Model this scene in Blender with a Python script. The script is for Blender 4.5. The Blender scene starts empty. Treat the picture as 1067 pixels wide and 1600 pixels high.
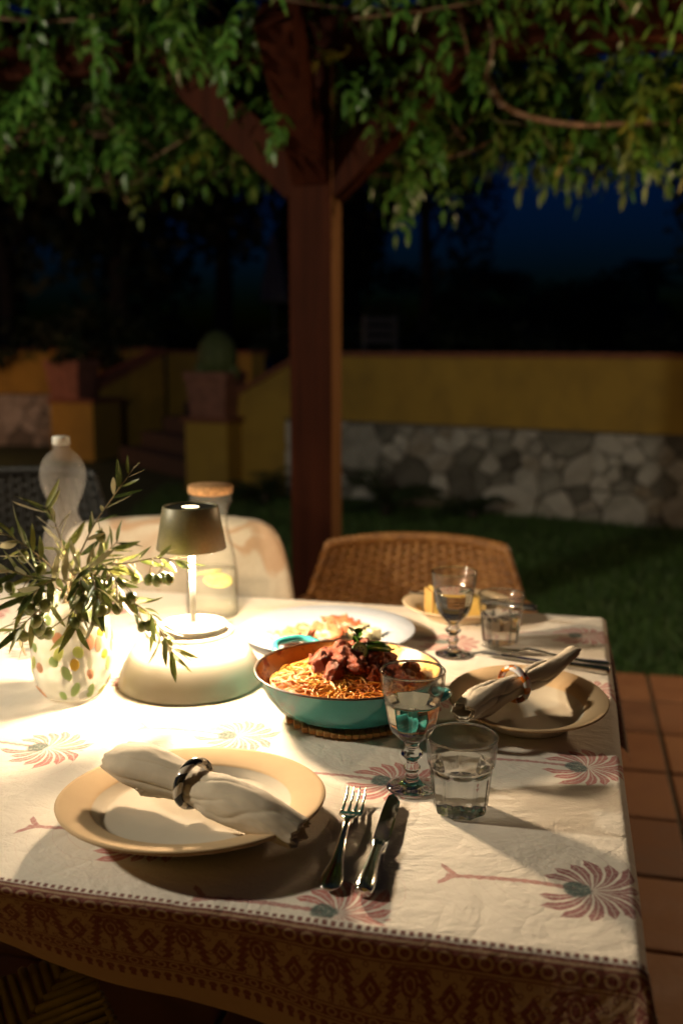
import bpy, math, random
import numpy as np
from mathutils import Vector, Matrix, noise as mnoise

random.seed(7); np.random.seed(7)
PI = math.pi
sc = bpy.context.scene
COL = sc.collection

# ------------------------------------------------------------------ camera
F_PX, PITCH, CAM_Z = 1556.0, math.radians(9.56), 1.25      # 35 mm lens on a 24 x 36 mm frame held upright
cam = bpy.data.cameras.new('camera')
cam.sensor_fit = 'VERTICAL'; cam.sensor_height = 36.0; cam.sensor_width = 24.0
cam.lens = 35.0
cam.clip_start = 0.05; cam.clip_end = 400
cam.dof.use_dof = True; cam.dof.focus_distance = 1.13; cam.dof.aperture_fstop = 3.2
cam_o = bpy.data.objects.new('camera', cam); COL.objects.link(cam_o)
cam_o.location = (0, 0, CAM_Z); cam_o.rotation_euler = (PI/2 - PITCH, 0, 0)
sc.camera = cam_o

# ------------------------------------------------------------------ world: dusk sky
w = bpy.data.worlds.new('World'); sc.world = w; w.use_nodes = True
nt = w.node_tree
sky = nt.nodes.new('ShaderNodeTexSky'); sky.sky_type = 'NISHITA'; sky.sun_disc = False
sky.sun_elevation = math.radians(0.0); sky.sun_rotation = math.radians(200)
sky.altitude = 50; sky.air_density = 1.0; sky.dust_density = 0.6; sky.ozone_density = 4.0
tint = nt.nodes.new('ShaderNodeMix'); tint.data_type = 'RGBA'; tint.blend_type = 'MULTIPLY'; tint.inputs[0].default_value = 1.0
tint.inputs[7].default_value = (0.07, 0.46, 1.12, 1)          # the blue hour
nt.links.new(sky.outputs[0], tint.inputs[6]); nt.links.new(tint.outputs[2], nt.nodes['Background'].inputs[0])
nt.nodes['Background'].inputs[1].default_value = 0.042

# ------------------------------------------------------------------ lamps of the house and garden, out of frame
def point_lamp(name, loc, power, colour, radius=0.06):
    l = bpy.data.lights.new(name, 'POINT'); l.energy = power; l.color = colour; l.shadow_soft_size = radius
    o = bpy.data.objects.new(name, l); COL.objects.link(o); o.location = loc
    return o
point_lamp('porch_lamp', (-2.4, 1.35, 2.08), 225.0, (1.0, 0.88, 0.66), 0.07)
point_lamp('garden_lamp', (1.85, 3.25, 1.7), 60.0, (1.0, 0.66, 0.36), 0.08)
point_lamp('stair_lamp', (-5.0, 10.2, 0.85), 60.0, (1.0, 0.42, 0.18), 0.08)

# ------------------------------------------------------------------ colour and render settings
sc.view_settings.view_transform = 'Standard'; sc.view_settings.look = 'None'
sc.view_settings.exposure = 0.0; sc.view_settings.gamma = 1.0; sc.view_settings.use_curve_mapping = False
sc.render.engine = 'CYCLES'
cy = sc.cycles
cy.use_denoising = True
try: cy.denoiser = 'OPENIMAGEDENOISE'
except Exception: pass
cy.max_bounces = 16; cy.diffuse_bounces = 4; cy.glossy_bounces = 6; cy.transmission_bounces = 14; cy.transparent_max_bounces = 16
cy.caustics_reflective = False; cy.caustics_refractive = True
cy.use_adaptive_sampling = True; cy.adaptive_threshold = 0.02
cy.blur_glossy = 0.4; cy.sample_clamp_indirect = 4.0

# ------------------------------------------------------------------ helpers
def ray(x, y):
    u = (x - 533.5)/F_PX; v = (800 - y)/F_PX
    return Vector((u, math.cos(PITCH) + v*math.sin(PITCH), -math.sin(PITCH) + v*math.cos(PITCH)))
def at(x, y, z=0.75):                    # where the photograph's pixel meets the level z
    d = ray(x, y); return Vector((0, 0, CAM_Z)) + d*((z - CAM_Z)/d.z)
def aty(x, y, Y):                        # ... and the depth Y
    d = ray(x, y); return Vector((0, 0, CAM_Z)) + d*(Y/d.y)

def tag(o, label=None, cat=None, group=None, kind=None):
    if label: o['label'] = label
    if cat: o['category'] = cat
    if group: o['group'] = group
    if kind: o['kind'] = kind
    return o
def empty(name, loc=(0,0,0), rz=0.0, label=None, cat=None, group=None, rot=None):
    o = bpy.data.objects.new(name, None); COL.objects.link(o)
    o.location = loc; o.rotation_euler = rot if rot else (0, 0, rz)
    o.empty_display_size = 0.02
    return tag(o, label, cat, group)
def link_mesh(name, me, mat=None, parent=None, loc=None, rot=None, scale=None):
    o = bpy.data.objects.new(name, me); COL.objects.link(o)
    if mat is not None and not me.materials: me.materials.append(mat)
    if parent is not None: o.parent = parent
    if loc is not None: o.location = loc
    if rot is not None: o.rotation_euler = rot
    if scale is not None: o.scale = scale
    return o
def make_mesh(name, V, F, smooth=True):
    me = bpy.data.meshes.new(name)
    me.from_pydata([tuple(v) for v in V], [], F)
    if smooth: me.polygons.foreach_set('use_smooth', [True]*len(me.polygons))
    me.update()
    return me
def obj(name, VF, mat, parent=None, smooth=True, loc=None, rot=None, scale=None):
    return link_mesh(name, make_mesh(name, VF[0], VF[1], smooth), mat, parent, loc, rot, scale)
def merge(*parts):
    V, F = [], []
    for v, f in parts:
        n = len(V); V += [tuple(p) for p in v]; F += [tuple(i + n for i in q) for q in f]
    return V, F
def xform(VF, M):
    return [tuple(M @ Vector(v)) for v in VF[0]], VF[1]
def move(VF, d, rz=0, s=1.0):
    return xform(VF, Matrix.Translation(d) @ Matrix.Rotation(rz, 4, 'Z') @ Matrix.Scale(s, 4))
def box(x0, x1, y0, y1, z0, z1, b=0.0):
    if b <= 0:
        V = [(x0,y0,z0),(x1,y0,z0),(x1,y1,z0),(x0,y1,z0),(x0,y0,z1),(x1,y0,z1),(x1,y1,z1),(x0,y1,z1)]
        return V, [(3,2,1,0),(4,5,6,7),(0,1,5,4),(1,2,6,5),(2,3,7,6),(3,0,4,7)]
    import bmesh
    bm = bmesh.new(); V, F = box(x0,x1,y0,y1,z0,z1)
    vs = [bm.verts.new(v) for v in V]
    for f in F: bm.faces.new([vs[i] for i in f])
    bmesh.ops.bevel(bm, geom=bm.edges[:], offset=b, segments=2, affect='EDGES', profile=0.5)
    bm.verts.index_update()
    out = [tuple(v.co) for v in bm.verts], [tuple(v.index for v in f.verts) for f in bm.faces]
    bm.free(); return out
def lathe(prof, n=48, rf=None, closed=False, cap0=False, cap1=False):
    V, F = [], []
    m = len(prof)
    for i, (r, z) in enumerate(prof):
        for k in range(n):
            t = 2*PI*k/n
            rr = rf(r, z, t, i) if rf else r
            V.append((rr*math.cos(t), rr*math.sin(t), z))
    for i in range(m if closed else m-1):
        j = (i+1) % m
        for k in range(n):
            k2 = (k+1) % n
            F.append((i*n+k, i*n+k2, j*n+k2, j*n+k))
    if cap0: V.append((0,0,prof[0][1])); c = len(V)-1; F += [(c, (k+1)%n, k) for k in range(n)]
    if cap1: V.append((0,0,prof[-1][1])); c = len(V)-1; b = (m-1)*n; F += [(c, b+k, b+(k+1)%n) for k in range(n)]
    return V, F
def smooth_path(P, m=8):
    P = [Vector(p) for p in P]; out = []
    Q = [P[0]*2 - P[1]] + P + [P[-1]*2 - P[-2]]
    for i in range(1, len(Q)-2):
        a, b, c, d = Q[i-1:i+3]
        for k in range(m):
            t = k/m
            out.append(0.5*((2*b) + (c-a)*t + (2*a-5*b+4*c-d)*t*t + (3*b-a-3*c+d)*t*t*t))
    out.append(P[-1]); return out
def tube(P, R, n=8, cap=True):
    P = [Vector(p) for p in P]; m = len(P)
    if not hasattr(R, '__len__'): R = [R]*m
    V, F = [], []
    T = [(P[min(i+1,m-1)] - P[max(i-1,0)]).normalized() for i in range(m)]
    a = Vector((0,0,1)) if abs(T[0].z) < 0.9 else Vector((1,0,0))
    N = (a - T[0]*a.dot(T[0])).normalized()
    for i in range(m):
        N = (N - T[i]*N.dot(T[i])).normalized(); B = T[i].cross(N)
        for k in range(n):
            t = 2*PI*k/n; V.append(P[i] + (N*math.cos(t) + B*math.sin(t))*R[i])
    for i in range(m-1):
        for k in range(n):
            k2 = (k+1) % n; F.append((i*n+k, i*n+k2, (i+1)*n+k2, (i+1)*n+k))
    if cap: F.append(tuple(range(n-1,-1,-1))); F.append(tuple((m-1)*n + k for k in range(n)))
    return V, F
def grid_faces(nx, ny):
    return [(j*nx+i, j*nx+i+1, (j+1)*nx+i+1, (j+1)*nx+i) for j in range(ny-1) for i in range(nx-1)]
def ico(sub=2):
    import bmesh
    bm = bmesh.new(); bmesh.ops.create_icosphere(bm, subdivisions=sub, radius=1.0)
    bm.verts.index_update()
    out = [tuple(v.co) for v in bm.verts], [tuple(v.index for v in f.verts) for f in bm.faces]
    bm.free(); return out
def fbm(p, oct=3):
    return mnoise.fractal(Vector(p), 1.0, 2.0, oct)

# ------------------------------------------------------------------ materials: a small expression language over Math nodes
class X:
    nt = None
    def __init__(s, k): s.k = k
    @staticmethod
    def m(op, *a, clamp=False):
        n = X.nt.nodes.new('ShaderNodeMath'); n.operation = op; n.use_clamp = clamp
        for i, v in enumerate(a):
            v = v.k if isinstance(v, X) else v
            if isinstance(v, (int, float)): n.inputs[i].default_value = v
            else: X.nt.links.new(v, n.inputs[i])
        return X(n.outputs[0])
    def __add__(s, o): return X.m('ADD', s, o)
    __radd__ = __add__
    def __sub__(s, o): return X.m('SUBTRACT', s, o)
    def __rsub__(s, o): return X.m('SUBTRACT', o, s)
    def __mul__(s, o): return X.m('MULTIPLY', s, o)
    __rmul__ = __mul__
    def __truediv__(s, o): return X.m('DIVIDE', s, o)
    def __rtruediv__(s, o): return X.m('DIVIDE', o, s)
    def __neg__(s): return X.m('MULTIPLY', s, -1.0)
def xabs(a): return X.m('ABSOLUTE', a)
def xmin(a, b): return X.m('MINIMUM', a, b)
def xmax(a, b): return X.m('MAXIMUM', a, b)
def xfloor(a): return X.m('FLOOR', a)
def xsqrt(a): return X.m('SQRT', a)
def xsin(a): return X.m('SINE', a)
def xwrap(a, hi, lo): return X.m('WRAP', a, hi, lo)
def xatan2(a, b): return X.m('ARCTAN2', a, b)
def below(a, edge, soft):                 # 1 where a < edge, soft step
    return X.m('MULTIPLY_ADD', (edge - a) if isinstance(edge, X) else (a*-1.0 + edge), 1.0/soft, 0.5, clamp=True)
def inside(a, lo, hi, soft): return below(a, hi, soft) * below(-a, -lo, soft)

class Mat:
    def __init__(s, name):
        s.m = bpy.data.materials.new(name); s.m.use_nodes = True
        s.nt = s.m.node_tree; s.b = s.nt.nodes['Principled BSDF']; X.nt = s.nt
    def n(s, t): return s.nt.nodes.new(t)
    def l(s, a, b):
        a = a.k if isinstance(a, X) else a
        s.nt.links.new(a, b)
    def set(s, **k):
        nm = dict(color='Base Color', rough='Roughness', metal='Metallic', ior='IOR', trans='Transmission Weight', sub='Subsurface Weight',
                  coat='Coat Weight', coatr='Coat Roughness', sheen='Sheen Weight', spec='Specular IOR Level', alpha='Alpha')
        for a, v in k.items():
            i = s.b.inputs[nm[a]]
            if isinstance(v, X) or hasattr(v, 'is_linked'): s.l(v, i)
            else: i.default_value = (*v, 1) if (isinstance(v, tuple) and len(v) == 3) else v
        return s
    def coord(s, kind='Object'):
        return s.n('ShaderNodeTexCoord').outputs[kind]
    def xyz(s, sock):
        q = s.n('ShaderNodeSeparateXYZ'); s.l(sock, q.inputs[0]); return X(q.outputs[0]), X(q.outputs[1]), X(q.outputs[2])
    def vec(s, x, y, z):
        q = s.n('ShaderNodeCombineXYZ')
        for i, v in enumerate((x, y, z)):
            if isinstance(v, X): s.l(v, q.inputs[i])
            else: q.inputs[i].default_value = v
        return q.outputs[0]
    def noise(s, scale, detail=3, rough=0.55, vec=None, out=0, dist=0.0):
        q = s.n('ShaderNodeTexNoise'); q.inputs['Scale'].default_value = scale; q.inputs['Detail'].default_value = detail
        q.inputs['Roughness'].default_value = rough; q.inputs['Distortion'].default_value = dist
        s.l(vec if vec is not None else s.coord(), q.inputs['Vector'])
        return X(q.outputs[out])
    def voronoi(s, scale, vec=None, out='Distance', feature='F1', rand=1.0):
        q = s.n('ShaderNodeTexVoronoi'); q.feature = feature; q.inputs['Scale'].default_value = scale
        q.inputs['Randomness'].default_value = rand
        s.l(vec if vec is not None else s.coord(), q.inputs['Vector'])
        return X(q.outputs[out])
    def ramp(s, fac, stops):
        q = s.n('ShaderNodeValToRGB'); s.l(fac, q.inputs[0])
        e = q.color_ramp.elements
        while len(e) < len(stops): e.new(0.5)
        for i, (p, c) in enumerate(stops): e[i].position = p; e[i].color = (*c, 1)
        return X(q.outputs[0])
    def mix(s, fac, a, b):
        q = s.n('ShaderNodeMix'); q.data_type = 'RGBA'
        for v, i in ((fac, 0), (a, 6), (b, 7)):
            if isinstance(v, X): s.l(v, q.inputs[i])
            elif isinstance(v, tuple): q.inputs[i].default_value = (*v, 1)
            else: q.inputs[i].default_value = v
        return X(q.outputs[2])
    def bump(s, h, strength=0.3, dist=0.01):
        q = s.n('ShaderNodeBump'); q.inputs['Strength'].default_value = strength; q.inputs['Distance'].default_value = dist
        s.l(h, q.inputs['Height']); s.l(q.outputs[0], s.b.inputs['Normal']); return s
    def rand(s):
        return X(s.n('ShaderNodeObjectInfo').outputs['Random'])

def plain(name, c, rough=0.5, metal=0.0, var=0.15, scale=30, bump=0.0, bs=200, coat=0.0, sub=0.0, bd=0.002):
    M = Mat(name)
    f = M.noise(scale, 4)
    lo = tuple(max(0, x*(1-var)) for x in c); hi = tuple(min(1, x*(1+var)) for x in c)
    M.set(color=M.ramp(f, [(0.3, lo), (0.7, hi)]), rough=rough, metal=metal, coat=coat, sub=sub)
    if bump: M.bump(M.noise(bs, 4), bump, bd)
    return M.m
# ------------------------------------------------------------------ house frame: table, pergola and paving share one turn
TURN = math.radians(-12.9)
U = Vector((math.cos(TURN), math.sin(TURN), 0)); W = Vector((-math.sin(TURN), math.cos(TURN), 0))
CORNER = Vector((0.241, 0.747, 0.0))                       # near right corner of the table, on the floor
def fr(u, v, z=0.0): return CORNER + U*u + W*v + Vector((0, 0, z))

# ------------------------------------------------------------------ materials of the setting
def m_lawn():
    M = Mat('lawn_turf'); f = M.noise(1.2, 5); g = M.noise(60, 3)
    M.set(color=M.ramp(f*0.5+g*0.5, [(0.3, (0.012,0.028,0.008)), (0.7, (0.03,0.07,0.016))]), rough=0.9); return M.bump(g, 0.6, 0.02).m
def m_grass():
    M = Mat('grass_blade'); f = M.noise(2.5, 3); g = M.noise(90, 2)
    M.set(color=M.ramp(f*0.6+g*0.4, [(0.3, (0.02,0.06,0.012)), (0.7, (0.06,0.13,0.025))]), rough=0.6); return M.m
def m_tile():
    M = Mat('terracotta_tile'); f = M.noise(9, 6, 0.6); r = M.rand(); g = M.noise(70, 4)
    c = M.ramp(f*0.45 + r*0.55, [(0.25, (0.15,0.065,0.030)), (0.55, (0.27,0.12,0.052)), (0.85, (0.36,0.185,0.085))])
    M.set(color=M.mix(g*0.35, c, (0.12,0.06,0.03)), rough=M.ramp(f, [(0.3,(0.55,)*3),(0.7,(0.8,)*3)])); return M.bump(f*0.6+g*0.4, 0.35, 0.006).m
def m_plaster():
    M = Mat('ochre_plaster'); f = M.noise(1.6, 5, 0.6); g = M.noise(40, 4)
    M.set(color=M.ramp(f, [(0.3, (0.27,0.175,0.027)), (0.7, (0.33,0.22,0.036))]), rough=0.85)
    x, y, z = M.xyz(M.coord()); st = M.noise(3.0, 5, 0.6, M.vec(x*1.2, y*1.2, z*0.9)); col = M.b.inputs['Base Color'].links[0].from_socket
    M.set(color=M.mix(inside(st, 0.54, 0.9, 0.2)*0.4, X(col), (0.13,0.085,0.022))); return M.bump(g, 0.35, 0.012).m
def m_stone():
    M = Mat('rubble_stone'); f = M.noise(7, 6, 0.65); r = M.rand(); g = M.noise(30, 5)
    c = M.ramp(r*0.6 + f*0.4, [(0.22, (0.05,0.047,0.038)), (0.42, (0.15,0.15,0.13)), (0.60, (0.42,0.42,0.39)), (0.72, (0.30,0.29,0.26)), (0.85, (0.15,0.115,0.07))])
    M.set(color=M.mix(g*0.3, c, (0.16,0.15,0.13)), rough=0.9); return M.bump(f*0.5+g*0.5, 0.7, 0.03).m
def m_wood(name, a, b, rough=0.6, sc=(3,3,40), bump=0.3):
    M = Mat(name); q = M.n('ShaderNodeMapping'); q.inputs['Scale'].default_value = (sc[2], sc[2], sc[0]); M.l(M.coord(), q.inputs[0])
    f = M.noise(1.0, 7, 0.7, q.outputs[0], dist=0.3); g = M.noise(3.0, 3)
    M.set(color=M.ramp(f*0.75+g*0.25, [(0.3, a), (0.7, b)]), rough=rough, spec=0.08); return M.bump(f, bump, 0.004).m
lawn_m, grass_m, tile_m, plaster_m, stone_m = m_lawn(), m_grass(), m_tile(), m_plaster(), m_stone()
grout_m = plain('grout', (0.10,0.085,0.065), 0.95, var=0.3, bump=0.4, bs=120)
mortar_m = plain('mortar', (0.085,0.08,0.066), 0.95, var=0.35, bump=0.5, bs=40, bd=0.01)
cap_m = plain('coping_brick', (0.16,0.06,0.03), 0.85, var=0.3, bump=0.4, bs=40)
post_m = m_wood('stained_timber', (0.014,0.0030,0.0014), (0.060,0.0145,0.0055), 0.7, (1.5,1.5,45), 0.6)
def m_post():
    M = Mat('lit_side_timber'); q = M.n('ShaderNodeMapping'); q.inputs['Scale'].default_value = (45, 45, 1.5); M.l(M.coord(), q.inputs[0])
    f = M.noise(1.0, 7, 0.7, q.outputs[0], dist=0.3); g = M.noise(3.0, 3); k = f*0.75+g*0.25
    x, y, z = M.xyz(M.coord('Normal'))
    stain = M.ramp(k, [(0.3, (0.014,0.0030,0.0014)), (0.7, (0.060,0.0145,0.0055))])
    lit_side = M.ramp(k, [(0.3, (0.11,0.050,0.020)), (0.7, (0.26,0.135,0.06))])      # lamplight on the right face, painted in as paler wood
    M.set(color=M.mix(below(x*-1.0, -0.6, 0.2), stain, lit_side), rough=0.7, spec=0.08); return M.bump(f, 0.6, 0.004).m
post_lit_m = m_post()
pot_m = plain('terracotta_pot', (0.19,0.085,0.06), 0.85, var=0.3, scale=14, bump=0.3, bs=60)

# ------------------------------------------------------------------ ground
V = [(-60,-30,-0.02),(60,-30,-0.02),(60,90,-0.02),(-60,90,-0.02)]
tag(obj('lawn', (V, [(0,1,2,3)]), lawn_m), kind='structure', label='dark green lawn between the patio and the garden wall')
pat = tag(obj('patio', (lambda b: ([tuple(fr(x, y, z)) for x, y, z in b[0]], b[1]))(box(-3.0, 3.2, -2.2, 3.02, -0.05, 0.0)), grout_m, smooth=False),
          kind='structure', label='terracotta tiled patio under the table')
tile_me = []
for k in range(4):
    tv, tf = box(-0.147, 0.147, -0.147, 0.147, -0.01, 0.012, 0.006)
    tv = [(x + 0.0025*fbm((x*9+k*7, y*9, 0)), y + 0.0025*fbm((y*9, x*9+k*5, 3)), z + 0.0015*fbm((x*5, y*5, k))) for x, y, z in tv]
    me = make_mesh('tile', tv, tf, False); me.materials.append(tile_m); tile_me.append(me)
for i in range(-8, 9):
    for j in range(-5, 10):
        c = fr(0.10 + i*0.305 + (0.0), 0.13 + j*0.305)
        if abs(c.x) > 2.4 or c.y < -0.2: continue
        p = link_mesh('tile', random.choice(tile_me), None, pat, (c.x, c.y, random.uniform(-0.001, 0.002)), (0, 0, TURN + random.choice((0, PI/2, PI)) + random.uniform(-.006, .006)))
# grass blades: nobody could count them
def grass(n):
    P = []
    while len(P) < n:
        x = random.uniform(-1.6, 4.0); y = 3.0 + 6.0*random.random()**1.5
        q = Vector((x, y, 0)) - CORNER
        if q.dot(W) < 3.03: continue
        if abs(x) > 0.40*y + 0.6: continue
        P.append((x, y))
    V, F = [], []
    for x, y in P:
        h = random.uniform(0.025, 0.065); a = random.uniform(0, 2*PI); wd = random.uniform(0.0025, 0.005)
        lx, ly = random.gauss(0, 0.02), random.gauss(0, 0.02); n0 = len(V)
        cx, cy_ = math.cos(a)*wd, math.sin(a)*wd
        V += [(x-cx, y-cy_, -0.02), (x+cx, y+cy_, -0.02), (x+lx, y+ly, h-0.02)]; F.append((n0, n0+1, n0+2))
    return V, F
tag(obj('grass', grass(60000), grass_m, smooth=False), 'short green grass of the lawn beyond the patio', 'grass', kind='stuff')

# ------------------------------------------------------------------ garden walls
def clip(poly, a, b, c):              # keep a*x + b*y <= c
    out = []
    for i in range(len(poly)):
        p, q = poly[i], poly[(i+1) % len(poly)]
        dp, dq = a*p[0]+b*p[1]-c, a*q[0]+b*q[1]-c
        if dp <= 0: out.append(p)
        if dp*dq < 0:
            t = dp/(dp-dq); out.append((p[0]+(q[0]-p[0])*t, p[1]+(q[1]-p[1])*t))
    return out
def stones(parent, x0, x1, h, n, seed, toward=-1):
    rnd = random.Random(seed)
    S = []
    tries = 0
    while len(S) < n and tries < 8000:
        tries += 1
        r = rnd.choice((0.045, 0.05, 0.07, 0.10, 0.15, 0.20)); p = (rnd.uniform(x0, x1), rnd.uniform(0.0, h))
        if all(math.hypot((p[0]-q[0])*0.66, p[1]-q[1]) > 0.70*(r+q[2]) for q in S): S.append((*p, r))
    for i, (x, y, r) in enumerate(S):
        poly = [(x0, 0.0), (x1, 0.0), (x1, h), (x0, h)]
        for j, (a, b, s) in enumerate(S):
            if i == j or abs(a-x) > 0.8: continue
            nx, ny = a-x, b-y
            poly = clip(poly, 2*nx, 2*ny, a*a+b*b-x*x-y*y - (s*s-r*r))
            if len(poly) < 3: break
        if len(poly) < 3: continue
        # round the cell: cut corners, pull back from the joint
        Q = []
        for k in range(len(poly)):
            p, q = poly[k], poly[(k+1) % len(poly)]
            c1, c2 = rnd.uniform(0.03, 0.17), rnd.uniform(0.03, 0.17)
            Q += [(p[0]*(1-c1)+q[0]*c1, p[1]*(1-c1)+q[1]*c1), (p[0]*c2+q[0]*(1-c2), p[1]*c2+q[1]*(1-c2))]
        cx = sum(p[0] for p in Q)/len(Q); cz = sum(p[1] for p in Q)/len(Q)
        if max(abs(p[0]-cx) for p in Q) < 0.02: continue
        def ring(g, d):
            o = []
            for p in Q:
                dx, dz = p[0]-cx, p[1]-cz; L = max(1e-6, math.hypot(dx, dz)); k = max(0.15, (L-g)/L)
                o.append((dx*k + 0.008*rnd.uniform(-1,1), toward*(d + 0.007*rnd.uniform(-1,1)), dz*k + 0.008*rnd.uniform(-1,1)))
            return o
        d = rnd.uniform(0.012, 0.034); m = len(Q)
        jt = rnd.uniform(0.002, 0.008)
        Vs = ring(jt, -0.02) + ring(jt+0.001, d*0.6) + ring(jt+rnd.uniform(0.006,0.016), d) + [(0, toward*d*1.1, 0)]
        Fs = []
        for a in (0, 1):
            for k in range(m): Fs.append((a*m+k, a*m+(k+1)%m, (a+1)*m+(k+1)%m, (a+1)*m+k))
        Fs += [(2*m+k, 2*m+(k+1)%m, 3*m) for k in range(m)]
        obj('stone', (Vs, Fs), stone_m, parent, smooth=False, loc=(cx, 0, cz))
def frame_at(name, a, b, label, cat):
    d = Vector((b[0]-a[0], b[1]-a[1], 0)); o = empty(name, (a[0], a[1], -0.02), math.atan2(d.y, d.x), label, cat); return o, d.length
def prism_y(poly, y0, y1):
    m = len(poly); V = [(x, y0, z) for x, z in poly] + [(x, y1, z) for x, z in poly]
    return V, [tuple(range(m)), tuple(range(2*m-1, m-1, -1))] + [((k+1)%m, k, m+k, m+(k+1)%m) for k in range(m)]
# right wall: from the plant pedestal towards the right, its left end sloping down
g, L = frame_at('garden_wall', (-0.95, 8.68), (4.6, 5.46), 'long ochre plastered garden wall on a rubble stone base', 'wall')
X0S = 0.55
obj('plaster_band', prism_y([(0.0,0.0),(X0S,0.0),(X0S,0.66),(L,0.66),(L,1.17),(0.75,1.17),(0.0,0.80)], 0.0, 0.26), plaster_m, g, smooth=False)
obj('mortar_bed', box(X0S+0.003, L-0.003, 0.012, 0.25, 0.0, 0.657), mortar_m, g, smooth=False)
obj('coping', merge(prism_y([(0.74,1.172),(L,1.172),(L,1.21),(0.74,1.21)], -0.025, 0.285), prism_y([(-0.03,0.788),(0.737,1.172),(0.737,1.212),(-0.03,0.832)], -0.03, 0.29)), cap_m, g, smooth=False)
stones(g, X0S+0.01, 5.2, 0.64, 125, 5)
# left wall, farther back
g, L = frame_at('garden_wall', (-8.2, 13.2), (-2.35, 12.35), 'ochre wall with stone foot far left behind the potted plant', 'wall')
obj('plaster_band', box(0, L, 0, 0.25, 0.66, 1.19), plaster_m, g, smooth=False)
obj('mortar_bed', box(0.003, L-0.003, 0.012, 0.24, 0, 0.657), mortar_m, g, smooth=False)
obj('coping', box(-0.02, L+0.02, -0.03, 0.28, 1.192, 1.23), cap_m, g, smooth=False)
stones(g, 2.6, L-0.1, 0.64, 80, 9)
# stair with its side walls
g, L = frame_at('stair_side_wall', (-3.02, 11.15), (-2.15, 12.2), 'short ochre wall sloping up beside the far garden steps', 'wall')
obj('plaster_band', prism_y([(0,0),(L,0),(L,1.15),(0.05,0.62),(0,0.62)], 0.0, 0.22), plaster_m, g, smooth=False)
obj('coping', prism_y([(0.0,0.625),(0.05,0.625),(L,1.153),(L+0.02,1.22),(0,0.70)], -0.03, 0.25), cap_m, g, smooth=False)
g, L = frame_at('stair_back_wall', (-2.12, 12.25), (-1.0, 11.2), 'ochre wall closing the top of the garden steps', 'wall')
obj('plaster_band', box(0, L, 0, 0.2, 0, 1.16), plaster_m, g, smooth=False)
obj('coping', box(-0.01, L+0.02, -0.03, 0.23, 1.162, 1.20), cap_m, g, smooth=False)
step_m = plain('step_stone', (0.04,0.028,0.022), 0.9, var=0.3, bump=0.4, bs=30)
st = empty('garden_steps', (-1.9, 9.95, 0), math.atan2(2.2, -1.5) - PI, 'dark stone steps rising between the two potted plants', 'steps')
for k in range(5):
    obj('step', box(-1.0, 1.15, 0.05+0.26*k, 0.05+0.26*(k+1)-0.003, -0.02, 0.155*(k+1), 0.012), step_m, st, smooth=False)
tag(obj('terrace', ([(-12,13.5,0.72),(-2.0,12.55,0.72),(-0.6,11.1,0.72),(-0.6,9.0,0.72),(5.2,5.6,0.72),(30,0,0.72),(60,80,0.72),(-60,80,0.72)], [tuple(range(8))]), lawn_m), kind='structure')
tag(bpy.data.objects['terrace'], 'dark upper garden level behind the walls', kind='structure')

def pedestal(name, loc, w, h, label):
    o = empty(name, loc, TURN*1.6, label, 'pedestal', 'plant pedestals by the steps')
    obj('shaft', box(-w/2, w/2, -w/2, w/2, -0.02, h-0.045, 0.008), plaster_m, o, smooth=False)
    obj('cap', box(-w/2-0.03, w/2+0.03, -w/2-0.03, w/2+0.03, h-0.043, h, 0.006), cap_m, o, smooth=False)
def pot(loc, r, h, label):
    o = empty('flower_pot', loc, TURN*1.6, label, 'flower pot', 'flower pots by the steps')
    b = r*0.84
    V = [(-b,-b,0),(b,-b,0),(b,b,0),(-b,b,0)]; V += [(-r,-r,h*0.8),(r,-r,h*0.8),(r,r,h*0.8),(-r,r,h*0.8)]
    obj('body', (V, [(3,2,1,0),(0,1,5,4),(1,2,6,5),(2,3,7,6),(3,0,4,7)]), pot_m, o, smooth=False)
    R = r*1.07; q = r*0.88
    ring = merge(box(-R, R, -R, -q, h*0.802, h, 0.01), box(-R, R, q, R, h*0.802, h, 0.01), box(-R, -q-.003, -q+.003, q-.003, h*0.802, h-.003, 0.006), box(q+.003, R, -q+.003, q-.003, h*0.802, h-.003, 0.006))
    obj('rim', ring, pot_m, o, smooth=False)
    obj('soil', box(-q, q, -q, q, h*0.6, h*0.9), mortar_m, o, smooth=False)
pedestal('plant_pedestal', (-1.08, 8.62, 0), 0.40, 0.64, 'ochre pedestal under the round cactus, right of the steps')
pot((-1.08, 8.62, 0.64), 0.19, 0.38, 'square terracotta pot holding the round cactus')
pedestal('plant_pedestal', (-2.86, 11.2, 0), 0.55, 0.66, 'ochre pedestal at the far left of the steps')
pot((-2.99, 11.2, 0.66), 0.21, 0.42, 'square terracotta pot with low shrub, far left of the steps')
cactus_m = plain('cactus_skin', (0.05,0.075,0.02), 0.7, var=0.3, bump=0.4, bs=60)
ca = empty('cactus', (-1.06, 8.62, 0.99), 0, 'rounded green cactus in the terracotta pot by the steps', 'cactus')
obj('body', lathe([(0.0,-0.03),(0.10,-0.03),(0.15,0.06),(0.165,0.16),(0.14,0.27),(0.08,0.35),(0.002,0.38)], 60, lambda r,z,t,i: r*(1+0.06*math.sin(15*t))), cactus_m, ca)
for k in range(2):
    b = ico(2); obj('offset_pad', ([(x*0.07, y*0.05, z*0.09) for x,y,z in b[0]], b[1]), cactus_m, ca, loc=((-0.12, 0.13)[k], -0.06, (0.05, 0.02)[k]))

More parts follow.
